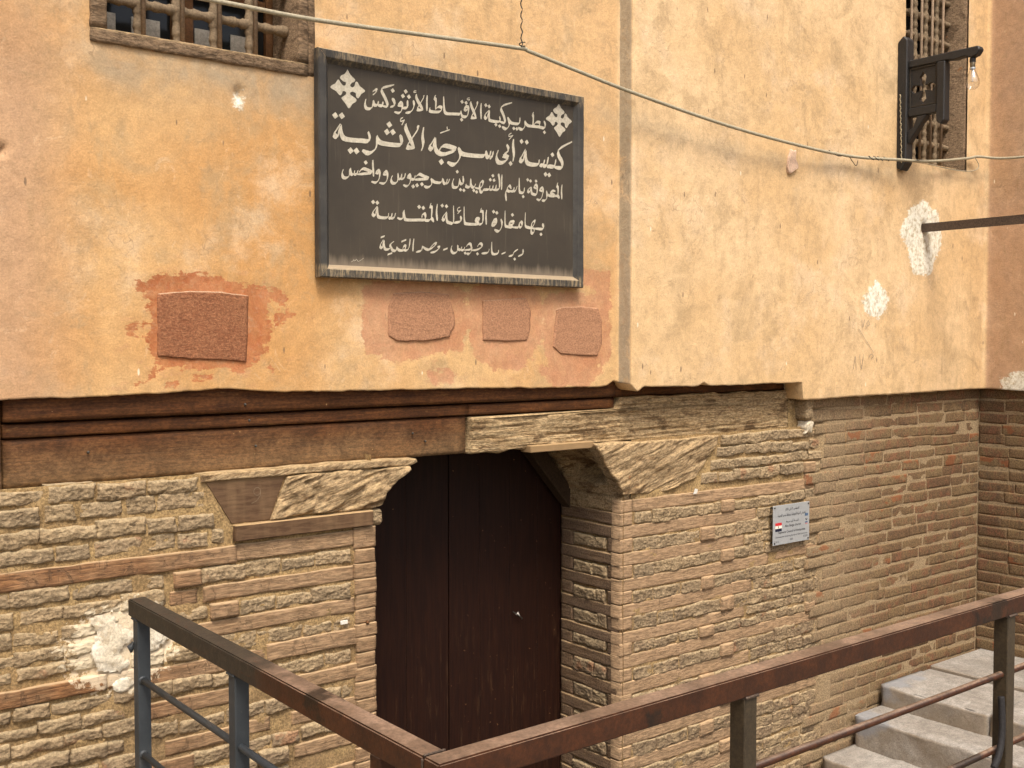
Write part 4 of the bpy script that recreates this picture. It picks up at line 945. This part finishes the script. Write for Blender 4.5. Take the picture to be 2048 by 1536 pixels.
LET = """11.9;1;174,561 170,546 175,533 189,533 197,541 200,560|11.9;1;200,560 204,547 216,548 218,560|11.9;1;218,549 234,548 234,560|11.9;1;234,548 253,549 246,570 231,594 234,604 255,612 277,620|11.9;1;199,588 208,595 213,593 208,585 199,578|11.9;1;269,576 277,568 278,555 263,549|11.9;1;305,556 293,559 299,568 307,563 307,548 297,534 278,535|11.9;1;326,577 328,565 326,554 308,552|11.9;1;349,580 353,564 340,543 320,538|11.9;1;360,601 364,586 386,557|11.9;1;390,602 388,592 368,562 368,553 387,555|11.9;1;403,604 402,577 403,555|11.9;1;437,610 432,600 438,592 437,563|11.9;1;438,566 449,574 461,572 456,560 437,555 414,555 414,566|11.9;1;468,609 471,568 477,557 492,556 526,560|11.9;1;475,555 529,560 535,562 538,572|11.9;1;538,572 543,556 562,556 569,571 569,587 557,589 553,581 561,576 570,585|11.9;1;577,607 582,593 601,559|11.9;1;605,611 606,601 585,564 583,555 603,556|11.9;1;622,608 621,582 623,556|11.9;1;656,589 642,576 637,566 646,560 656,586 656,561 664,555 701,557 701,574|11.9;1;755,628 718,614 707,601 718,581 725,556 702,557|11.9;1;736,576 744,554 730,535 712,541|11.9;1;736,576 749,560 766,558 787,561 790,581|11.9;1;812,573 814,558 800,541 783,547|11.9;1;812,573 825,559 851,559 877,560 901,559 905,572 899,583|11.9;1;852,608 847,600 851,592 850,561 863,575 880,575 877,562|4.5;0;361,613 353,611 352,607 361,608|4.1;0;574,620 565,617 565,612 574,615 570,609|17.3;1;83,473 69,453 60,438 73,433 82,465 85,446 94,431 118,428 154,430 183,432 186,446 181,460|17.3;1;212,451 214,433 207,410 184,394 160,401|17.3;1;212,451 221,434 247,430 301,433 304,451 298,464|17.3;1;320,501 322,485 352,431|17.3;1;365,501 366,489 330,440 328,428 354,429|17.3;1;389,499 385,471 388,444 380,423|17.3;1;434,472 421,452 411,439 424,433 433,466 436,435 449,423 467,421 492,429 517,443 477,450 460,445 451,431|17.3;1;527,449 536,432 532,413 510,391 483,397|17.3;1;527,449 539,432 573,429 629,432 639,439 643,451|17.3;1;643,448 647,432 658,433 662,452|17.3;1;660,431 669,433 672,451|17.3;1;695,459 687,435 696,418 718,420 736,434 735,440 717,444 736,458 739,471 732,482|17.3;1;761,503 760,480 764,452 760,428|17.3;1;815,475 800,451 790,437 804,433 814,466 818,438 831,426 872,428 877,445|17.3;1;880,428 896,428 901,446|17.3;1;896,427 912,428 919,458|17.3;1;915,427 927,427 948,429 954,453|17.3;1;948,428 963,426 984,428 984,448 969,469 966,487 987,503 1031,525|6.2;0;310,521 302,516 302,508 316,514|6.2;0;314,512 305,496|6.2;0;455,489 492,504|6.2;0;482,513 483,504|5.3;0;753,524 743,518 743,511 760,517|5.3;0;757,515 742,500|11.1;1;92,335 87,321 93,310 106,311 114,322 115,339 120,323 129,324 132,335|11.1;1;130,324 140,325 143,336|11.1;1;142,325 163,328 194,335 167,344 156,341 148,331|11.1;1;197,374 198,350 201,324|11.1;1;218,333 209,337 216,345 223,336 220,318 209,305 192,307|11.1;1;247,332 237,335 243,344 251,337 250,319 239,305 221,306|11.1;1;270,333 264,320 270,309 284,311 291,325 290,342|11.1;1;292,325 302,326 304,341|11.1;1;302,325 314,329 318,344|11.1;1;337,329 327,334 333,342 339,333 336,316 325,304 310,307|11.1;1;338,329 352,328 355,340|11.1;1;353,328 371,330 408,336 386,343 371,347 360,338|11.1;1;417,337 422,326 416,313 403,307 391,311|11.1;1;417,336 431,327 456,327 464,342|11.1;1;464,340 469,326 478,327 482,341|11.1;1;478,326 487,330 491,342|11.1;1;509,345 503,330 507,317 523,318 529,328 532,347|11.1;1;532,343 536,331 548,334 546,357|11.1;1;559,331 559,324 575,324 578,351|11.1;1;578,351 580,329 591,323 599,336|11.1;1;596,323 618,323 631,341 624,347 615,332 619,312 628,310 631,319 655,322 659,335|11.1;1;658,322 670,323 672,336|11.1;1;670,323 699,328 699,367 694,377|11.1;1;684,325 686,339|11.1;1;711,377 710,353 710,326|11.1;1;757,325 741,323 733,329 743,343 752,333|11.1;1;734,329 727,316 731,290|11.1;1;752,326 762,325 764,338|11.1;1;763,325 771,328 778,344|11.1;1;787,373 788,329 797,323 808,325 810,341|11.1;1;840,347 825,333 834,328 840,343 844,325 860,321 867,326 869,348 861,357 854,348 866,342|11.1;1;892,335 880,341 889,349 896,339 891,318 880,304 866,307|11.1;1;911,339 914,318 904,304 890,305|11.1;1;913,329 927,323 950,324 939,331 930,335 939,342 953,341|11.1;1;948,323 963,326 972,318|11.1;1;964,372 960,360 966,354 965,323|11.1;1;984,367 982,344 984,316|11.5;1;213,231 201,217 195,207 205,201 212,226 215,202 224,197 250,198 255,212|11.5;1;255,199 264,197 267,213|11.5;1;264,197 276,200 280,214|11.5;1;288,201 298,197 309,202 311,224 315,202 324,196 371,199 392,201 396,212 392,221 383,217 382,208|11.5;1;390,200 410,200 419,208 428,197|11.5;1;417,256 414,245 421,242 419,206|11.5;1;442,255 439,228 443,202|11.5;1;480,233 467,219 462,210 471,205 478,227 481,203 492,198 507,201 507,255|11.5;1;508,200 529,203 539,210 535,223|11.5;1;551,256 552,208 563,199 610,202 601,211 598,219 609,221 614,215 604,211|11.5;1;623,256 620,245 629,244 629,211 621,202 608,202|11.5;1;644,251 642,227 645,203|11.5;1;678,223 668,207 675,201 687,209 685,223 675,222|11.5;1;671,215 685,211|11.5;1;706,225 712,208 705,190 694,182 679,188|11.5;1;725,255 725,207 736,201 756,201 746,207 744,217 760,221 763,214 749,209|11.5;1;754,201 784,202 787,215 795,222 801,214 795,202 785,207|11.5;1;815,255 814,213 824,205 844,205 858,225 854,229 844,219 841,197 842,188 850,185 856,201 841,203|11.5;1;855,203 892,203 898,212 892,222|4.9;0;534,253 524,247 526,239 538,243|4.9;0;535,241 524,230|9.9;1;235,127 225,113 223,104 232,102 236,123 240,99 256,99 262,108 259,113 274,124|9.9;1;262,107 269,96 282,95 285,108|9.9;1;285,106 294,97 313,99 319,110 312,113 308,103|9.9;1;335,136 333,113 325,99 313,98|9.9;1;350,137 347,114 347,97|9.9;1;383,115 379,101 359,95|9.9;1;383,114 401,105 416,108 438,125 429,126 410,107|9.9;1;415,96 434,100 451,114 443,117|9.9;1;501,123 497,110 505,99 519,102 525,116 523,126|9.9;1;525,114 536,110 540,121|9.9;1;538,111 549,111 553,121|9.9;1;551,111 578,115 580,126 576,133 567,132 560,123|9.9;1;582,123 581,111 572,99 561,101|9.9;1;582,112 605,115 626,127 622,136 613,135 606,125|9.9;1;656,120 649,107 624,104|9.9;1;667,144 669,106 693,107 696,118|9.9;1;741,100 758,104 764,115 781,125|9.9;1;803,126 804,111 783,102|9;0;226,134 239,139|9;0;251,81 267,87|9;0;303,125 320,132|9;0;466,107 482,113|8.2;0;710,106 726,112|1.9;0;118,52 125,56 128,61|1.9;0;126,56 133,57 137,61 142,55 151,58 163,66"""
DOTS = """272,601,7.4 321,605,7.4 310,589,7.4 333,590,7.4 541,543,6.6 543,602,6.6 560,601,6.6 642,604,6.6 656,602,6.6 685,544,6.6 701,541,6.6 763,541,6.6 777,541,6.6 902,544,6.6 65,496,10.3 88,498,10.3 118,395,10.3 139,396,10.3 259,492,10.3 250,468,10.3 272,470,10.3 459,395,10.3 749,419,8.6 798,500,8.6 821,500,8.6 939,469,8.6 907,397,8.6 924,396,8.6 172,364,7 348,305,7 363,310,7 382,315,7 523,369,6.2 536,311,6.2 550,310,6.2 591,313,6.2 603,309,6.2 672,370,6.2 661,355,6.2 677,355,6.2 805,310,6.2 825,370,6.2 838,367,6.2 863,369,6.2 198,243,7 213,242,7 371,241,7 387,239,7 462,252,6.6 479,251,6.6 675,248,6.6 689,245,6.6 757,243,6.6 886,184,6.6 555,101,5.8 606,101,5.8 767,91,5.8"""
CROSS = """109,643 119,628 135,616 132,608 124,604 118,595 125,590 133,596 137,608 144,609 152,598 171,586 157,574 147,560 139,563 137,574 126,577 118,573 119,567 128,562 139,556 138,548 126,540 113,524 101,537 88,550 89,555 101,564 104,571 97,575 91,573 89,566 81,560 68,571 50,578 53,586 66,594 74,606 79,606 86,597 95,591 102,595 102,603 94,604 83,612 87,621 99,628"""
V = []; F = []; cnt = 0
def quad(ps):
    global cnt
    y = 2.9772 - .00001 * (cnt % 60); cnt += 1
    # keep one winding
    a = sum(ps[i][0] * ps[(i + 1) % len(ps)][1] - ps[(i + 1) % len(ps)][0] * ps[i][1] for i in range(len(ps)))
    if a < 0: ps = ps[::-1]
    b = len(V); V.extend([(SX + p[0] / 1000, y, SZ + p[1] / 1000) for p in ps]); F.append(tuple(range(b, b + len(ps))))
NIB = math.radians(57)
for s_ in LET.split('|'):
    w, kind, pp = s_.split(';'); w = float(w); pp = [tuple(map(float, q.split(','))) for q in pp.split()]
    sp = spline(pp, 4); n = len(sp)
    for i in range(n - 1):
        a, b = sp[i], sp[i + 1]; d = b - a; L = math.hypot(*d)
        if L < 1e-6: continue
        def wd(j):
            t = j / (n - 1); return w * (min(1, .45 + 3.2 * t, .45 + 3.2 * (1 - t)) if kind == '1' else 1.0)
        for (ra, rb, ang) in ((wd(i), wd(i + 1), NIB), (max(w * .24, 1.2) if kind == '1' else w * .55, max(w * .24, 1.2) if kind == '1' else w * .55, math.atan2(d[1], d[0]) + math.pi / 2)):
            if kind == '0' and ang == NIB: ra *= .8; rb *= .8
            n_ = np.array([math.cos(ang), math.sin(ang)])
            quad([tuple(a - n_ * ra / 2), tuple(a + n_ * ra / 2), tuple(b + n_ * rb / 2), tuple(b - n_ * rb / 2)])
for s_ in DOTS.split():
    x, z_, r = map(float, s_.split(',')); r *= 1.12
    quad([(x - r * .95, z_ + .1 * r), (x - .1 * r, z_ - r * .9), (x + r * .95, z_ - .05 * r), (x + .1 * r, z_ + r * .95)])
V = [(v[0], v[1], v[2]) for v in V]
obj('lettering', V, F, M['letter'], sb)
C_ = [tuple(map(float, q.split(','))) for q in CROSS.split()]
for dx, dz, kx in ((0, 0, 1), (859.5, 12.5, 1.0)):
    vs = [(SX + (p[0] + dx) / 1000, 2.9770, SZ + (p[1] + dz) / 1000) for p in spline([(a, b) for a, b in C_ + C_[:1]], 3)[:-1] for p in [p]]
    bm = bmesh.new(); f_ = bm.faces.new([bm.verts.new(v) for v in vs]); f_.normal_update()
    if f_.normal.y > 0: f_.normal_flip()
    bmesh.ops.triangulate(bm, faces=bm.faces[:]); me = bpy.data.meshes.new('cross_emblem'); bm.to_mesh(me); bm.free(); me.materials.append(M['letter']); ob('cross_emblem', me, sb)

# ------------------------------------------------------------------ text (plaque)
FORMS = {'ا': (0xFE8D, 0), 'أ': (0xFE83, 0), 'آ': (0xFE81, 0), 'ب': (0xFE8F, 1), 'ة': (0xFE93, 0), 'ت': (0xFE95, 1), 'ث': (0xFE99, 1), 'ج': (0xFE9D, 1), 'خ': (0xFEA5, 1), 'د': (0xFEA9, 0), 'ر': (0xFEAD, 0), 'س': (0xFEB1, 1),
         'ص': (0xFEB9, 1), 'ض': (0xFEBD, 1), 'ط': (0xFEC1, 1), 'ع': (0xFEC9, 1), 'ف': (0xFED1, 1), 'ق': (0xFED5, 1), 'ك': (0xFED9, 1), 'ل': (0xFEDD, 1), 'م': (0xFEE1, 1), 'ن': (0xFEE5, 1), 'ه': (0xFEE9, 1), 'و': (0xFEED, 0), 'ى': (0xFEEF, 0), 'ي': (0xFEF1, 1),
         'Λ': (0xFEFB, 0), 'Φ': (0xFEF7, 0), 'Ψ': (0xFEF5, 0)}
def shape(t):
    t = t.replace('لا', 'Λ').replace('لأ', 'Φ').replace('لآ', 'Ψ'); out = []
    for i, c in enumerate(t):
        if c not in FORMS: out.append(c); continue
        b, dual = FORMS[c]; pv = i > 0 and t[i - 1] in FORMS and FORMS[t[i - 1]][1]; nx = dual and i + 1 < len(t) and t[i + 1] in FORMS
        out.append(chr(b + (3 if pv and nx else 2 if nx else 1 if pv else 0)))
    return ''.join(out[::-1])
def text(s, x, z, width, height, y, m, parent, name='lettering', offs=.0):
    c = bpy.data.curves.new('txt', 'FONT'); c.body = s; c.size = 1; c.offset = offs; o = bpy.data.objects.new('txt', c); COL.objects.link(o)
    me = bpy.data.meshes.new_from_object(o.evaluated_get(bpy.context.evaluated_depsgraph_get())); bpy.data.objects.remove(o)
    if not len(me.vertices): return
    co = np.array([v.co for v in me.vertices]); mn, mx = co.min(0), co.max(0)
    sx = width / (mx[0] - mn[0]); sz = height / (mx[1] - mn[1])
    for v in me.vertices: v.co = (x + (v.co.x - (mn[0] + mx[0]) / 2) * sx, y, z + (v.co.y - (mn[1] + mx[1]) / 2) * sz)
    me.materials.clear(); me.materials.append(m); me.name = name; ob(name, me, parent)
pq = thing('metal_plaque', 'small silver information plaque with printed text and a flag, screwed to the bricks', 'plaque')
PX0, PX1, PZ0, PZ1, PY = 3.783, 4.036, .720, .892, 2.966
box('plate', PX0, PX1, PY, PY + .004, PZ0, PZ1, M['plate'], pq, .0008)
ty = PY - .0006
text(shape('المجلس الأعلى للآثار'), 3.912, .871, .098, .016, ty, M['ink'], pq, offs=.012)
text(shape('تخفيض المياه الجوفية بمنطقة مصر القديمة'), 3.912, .846, .20, .016, ty, M['ink'], pq, offs=.012)
text(shape('كنيسة أبو سرجه'), 3.915, .818, .09, .016, ty, M['ink'], pq, offs=.012)
text('Abu Serga church', 3.918, .797, .112, .014, ty, M['ink'], pq, offs=.008)
text('Supreme Council of Antiquities', 3.912, .772, .188, .0135, ty, M['ink'], pq, offs=.008)
text('Groundwater Lowering Activity in Old Cairo Area', 3.91, .753, .222, .0095, ty, M['ink'], pq)
text('C W O', 3.806, .734, .030, .008, ty, M['ink'], pq); text('2005', 3.908, .737, .021, .008, ty, M['ink'], pq); text('ECDM', 4.008, .741, .030, .008, ty, M['ink'], pq)
for i, mm in enumerate(('flagblack', 'flagwhite', 'flagred')): box('flag_stripe', 3.797, 3.841, ty, PY, .779 + i * .0125, .7912 + i * .0125, M[mm], pq, 0)
box('flag_emblem', 3.816, 3.821, ty - .0002, ty, .793, .8025, M['scratch'], pq, 0)
box('logo', 4.003, 4.025, ty, PY, .8295, .841, M['blue'], pq, 0); box('logo', 4.005, 4.023, ty, PY, .7985, .8045, M['blue'], pq, 0); box('logo', 4.006, 4.022, ty, PY, .7925, .798, M['pinkp'], pq, 0)
prism('logo', [(4.006, .816), (4.010, .819), (4.014, .812), (4.018, .819), (4.022, .816), (4.014, .808)], ty, PY, M['ink'], pq, 0)
for x in (PX0 + .009, PX1 - .009):
    for z in (PZ0 + .009, PZ1 - .009):
        tubeo('screw', [(x, PY + .02, z), (x, PY - .0022, z)], .0042, M['screw'], pq, 8)

# ------------------------------------------------------------------ lamp bracket and bulb
bk = thing('lamp_bracket', 'black wooden lamp bracket with cut-out cross in front of the right window', 'bracket')
BX0, BX1 = 4.642, 4.682
def bpoly(name, pts, x0=BX0, x1=BX1, m=None, bev=.004):
    """outline in (y, z) extruded along x"""
    bm = bmesh.new(); f_ = bm.faces.new([bm.verts.new((x0, y, z)) for y, z in pts]); r = bmesh.ops.extrude_face_region(bm, geom=[f_])
    for q in r['geom']:
        if isinstance(q, bmesh.types.BMVert): q.co.x = x1
    bmesh.ops.recalc_face_normals(bm, faces=bm.faces); 
    if bev: bmesh.ops.bevel(bm, geom=bm.edges[:], offset=bev, segments=1, affect='EDGES', clamp_overlap=True)
    me = bpy.data.meshes.new(name); bm.to_mesh(me); bm.free(); me.materials.append(m or M['black']); return ob(name, me, bk)
bpoly('wall_post', [(2.934, 2.42), (2.934, 3.005), (2.905, 3.03), (2.885, 3.01), (2.885, 2.44), (2.91, 2.405)], 4.63, 4.69)
bpoly('arm', [(2.884, 2.912), (2.545, 2.912), (2.536, 2.895), (2.552, 2.872), (2.585, 2.866), (2.61, 2.878), (2.66, 2.872), (2.69, 2.878), (2.884, 2.878)])
bpoly('outer_stile', [(2.740, 2.8775), (2.700, 2.8765), (2.700, 2.610), (2.718, 2.592), (2.740, 2.612)], 4.638, 4.686)
bpoly('lower_rail', [(2.884, 2.690), (2.7405, 2.690), (2.7405, 2.650), (2.884, 2.650)])
bpoly('brace', [(2.884, 2.525), (2.884, 2.585), (2.858, 2.600), (2.838, 2.649), (2.79, 2.649)])
# panel with a cross cut through it
cy, cz = 2.815, 2.776
cr = []
for k in range(4):
    a = k * math.pi / 2
    for u, v_ in ((.010, .010), (.046, .018), (.066, 0), (.046, -.018)):
        kk = 1.15 if k % 2 else 1.0
        cr.append((cy + (u * math.cos(a) - v_ * math.sin(a)) * 1.0, cz + (u * math.sin(a) + v_ * math.cos(a)) * 1.12))
# order by angle around the centre
cr.sort(key=lambda p: math.atan2(p[1] - cz, p[0] - cy))
bm = bmesh.new(); outr = [(2.7405, 2.6905), (2.7405, 2.877), (2.8845, 2.877), (2.8845, 2.6905)]
def loop(ps):
    v = [bm.verts.new((4.652, y, z)) for y, z in ps]; return [bm.edges.new((v[i], v[(i + 1) % len(v)])) for i in range(len(v))]
E_ = loop(outr) + loop(cr); bmesh.ops.triangle_fill(bm, edges=E_, use_beauty=True)
r = bmesh.ops.extrude_face_region(bm, geom=bm.faces[:])
for q in r['geom']:
    if isinstance(q, bmesh.types.BMVert): q.co.x = 4.672
bmesh.ops.recalc_face_normals(bm, faces=bm.faces); me = bpy.data.meshes.new('cross_panel'); bm.to_mesh(me); bm.free(); me.materials.append(M['black']); ob('cross_panel', me, bk)
for (a, b, c, d) in ((2.884, 2.874, 2.691, 2.877), (2.751, 2.741, 2.691, 2.877), (2.873, 2.752, 2.866, 2.877), (2.873, 2.752, 2.691, 2.701)):
    box('panel_bead', 4.647, 4.653, b, a, c, d, M['bracketdust'], bk, .002)
cp = []
for i in range(60):
    t = i / 59; cp.append((4.626 + .002 * math.sin(i * 1.3), 2.915 - .012 * t + .002 * math.cos(i * 1.3), 2.76 - .32 * t))
tubeo('flex_cord', cp, .0028, M['rope'], bk, 6)
lb = thing('light_bulb', 'clear glass light bulb hanging from the end of the black bracket arm', 'light bulb')
BB = (4.662, 2.579)
lathe('glass_globe', [(.0105, .052), (.0115, .045), (.015, .035), (.022, .020), (.0285, .004), (.0305, -.010), (.029, -.022), (.0235, -.033), (.014, -.040), (.004, -.0425)], M['bulb'], lb, (BB[0], BB[1], 2.768), 'z', 20)
lathe('bulb_cap', [(.0085, .0), (.0112, .003), (.0112, .030), (.0085, .033)], M['brass'], lb, (BB[0], BB[1], 2.818), 'z', 14)
lathe('lamp_holder', [(.012, 0), (.0135, .004), (.0135, .018), (.008, .022)], M['black'], lb, (BB[0], BB[1], 2.846), 'z', 14)
lathe('cap_collar', [(.0115, 0), (.0128, .002), (.0128, .006), (.0115, .008)], M['plate'], lb, (BB[0], BB[1], 2.816), 'z', 14)
lathe('stem', [(.006, .05), (.003, .02), (.0025, .002), (.001, 0)], M['flagwhite'], lb, (BB[0], BB[1], 2.762), 'z', 8)
tubeo('filament', [(BB[0] - .012, BB[1] + .004, 2.766), (BB[0] - .006, BB[1], 2.7605), (BB[0], BB[1] - .004, 2.762), (BB[0] + .006, BB[1], 2.7605), (BB[0] + .012, BB[1] + .004, 2.766)], .0009, M['filament'], lb, 5)

# ------------------------------------------------------------------ cable, ties, steel bar
cb = thing('overhead_cable', 'pale grey cable sagging across the plaster wall from window to window', 'cable')
CP = [(.2, 2.88, 2.52), (.80, 2.88, 2.525), (1.225, 2.88, 2.535), (1.54, 2.9, 2.545), (1.944, 2.9, 2.568), (2.32, 2.9, 2.590), (2.37, 2.899, 2.586), (2.56, 2.885, 2.552), (2.83, 2.87, 2.508), (3.345, 2.872, 2.454), (3.841, 2.885, 2.429), (4.242, 2.905, 2.429), (4.572, 2.868, 2.443), (4.72, 2.868, 2.452), (4.953, 2.89, 2.481), (5.24, 2.913, 2.526), (5.315, 2.90, 2.540), (5.40, 2.80, 2.528), (5.42, 2.5, 2.52), (5.43, 1.6, 2.5)]
tubeo('cable_run', [tuple(p) for p in spline(CP, 7)], .0068, M['cable'], cb, 10)
tw = []
for i in range(80):
    t = i / 79; tw.append((2.338 + .003 * math.sin(i * 1.5) - .006 * (1 - t), 2.902 + .003 * math.cos(i * 1.5), 3.3 - .71 * t))
tubeo('tie_wire', tw, .0022, M['wire'], cb, 5)
tubeo('tie_wire', [(2.338 + .010 * math.cos(a), 2.9 + .010 * math.sin(a), 2.588 + .002 * a) for a in np.linspace(0, 12, 30)], .002, M['wire'], cb, 5)
def wloop(pts, r=.0018, m='wire'): tubeo('binding_wire', [tuple(p) for p in spline(pts, 6)], r, M[m], cb, 5)
wloop([(4.05, 2.895, 2.435), (4.13, 2.90, 2.418), (4.20, 2.905, 2.432), (4.24, 2.90, 2.40), (4.27, 2.905, 2.392), (4.28, 2.905, 2.415)])
for x in (4.36, 4.40, 4.43, 4.48): wloop([(x + .012 * math.cos(a), 2.89 + .012 * math.sin(a), 2.433 + (x - 4.36) * .07 + .010 * math.sin(a * .9)) for a in np.linspace(0, 8, 12)])
wloop([(4.42, 2.89, 2.437), (4.50, 2.875, 2.442), (4.60, 2.862, 2.44), (4.70, 2.858, 2.452)])
wloop([(4.76, 2.88, 2.462), (4.90, 2.91, 2.458), (5.10, 2.915, 2.455), (5.25, 2.915, 2.462), (5.30, 2.90, 2.475), (5.315, 2.90, 2.50), (5.29, 2.905, 2.532)], .0022, 'cable')
sbm = thing('steel_angle', 'rusty steel angle bar sticking out of the white plaster daub, upper right', 'steel bar')
box('top_flange', 4.862, 4.902, 1.9, 2.95, 2.170, 2.174, M['steel'], sbm, .0005); box('web', 4.862, 4.866, 1.9, 2.95, 2.132, 2.1695, M['steel'], sbm, .0005)

# ------------------------------------------------------------------ railing
ra = thing('metal_railing', 'rusty square-tube metal railing turning a corner in front of the sunken doorway', 'railing')
ZT = .95; XA, XB = .936, .980; YA, YB = 1.364, 1.408
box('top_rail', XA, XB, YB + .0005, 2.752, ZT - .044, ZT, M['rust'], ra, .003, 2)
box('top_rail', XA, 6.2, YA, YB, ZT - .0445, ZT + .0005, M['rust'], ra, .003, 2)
for y in (2.712, 2.135, 1.56): box('post', XA + .004, XB - .008, y - .017, y + .017, -.02, ZT - .0448, M['dark'] if y > 2 else M['rust'], ra, .002)
for x in (1.68, 2.705, 3.73, 4.75, 5.77): box('post', x - .019, x + .019, YA + .003, YB - .003, -.02, ZT - .0448, M['post'], ra, .002)
for z in (.752, .563):
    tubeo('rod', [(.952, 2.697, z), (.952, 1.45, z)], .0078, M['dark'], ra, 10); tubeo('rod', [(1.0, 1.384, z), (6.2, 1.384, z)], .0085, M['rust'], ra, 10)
for y in (2.70, 2.147): 
    for z in (.752, .563): lathe('weld', [(.002, -.006), (.012, -.004), (.011, .003), (.002, .006)], M['dark'], ra, (0, 0, 0)).matrix_world = Matrix.Translation((.951, y - .004, z)) @ Matrix.Rotation(math.pi / 2, 4, 'X')
tubeo('weld_blob', [(.938, 2.724, .845), (.931, 2.722, .835), (.933, 2.722, .82)], [.004, .009, .003], M['dark'], ra, 8)
tubeo('hook_bar', [tuple(p) for p in spline([(2.672, 1.375, .70), (2.668, 1.37, .66), (2.66, 1.365, .61), (2.638, 1.36, .565), (2.612, 1.36, .535)], 6)], .0085, M['rubber'], ra, 8)
for (p, q) in (((XA + .002, YB + .001, ZT + .0012), (XB - .001, YB + .001, ZT + .0012)), ((XA - .0008, YB + .001, ZT - .040), (XA - .0008, YB + .001, ZT - .003))):
    n = 12; P_ = [Vector(p).lerp(Vector(q), i / n) for i in range(n + 1)]
    tubeo('weld_seam', [tuple(v) for v in P_], [.0017 + .0009 * (i % 2) for i in range(n + 1)], M['steel'], ra, 6)
for x in (1.68, 2.705):
    for (p, q) in (((x - .019, YA + .001, ZT - .0452), (x + .019, YA + .001, ZT - .0452)), ((x - .0205, YA + .003, ZT - .0452), (x - .0205, YB - .003, ZT - .0452))):
        P_ = [Vector(p).lerp(Vector(q), i / 9) for i in range(10)]
        tubeo('weld_seam', [tuple(v) for v in P_], [.0026 + .0016 * (i % 2) for i in range(10)], M['steel'], ra, 6)
for y in (2.712, 2.135):
    P_ = [Vector((XA + .003, y - .018 + .036 * i / 9, ZT - .0455)) for i in range(10)]
    tubeo('weld_seam', [tuple(v) for v in P_], [.0026 + .0014 * (i % 2) for i in range(10)], M['dark'], ra, 6)
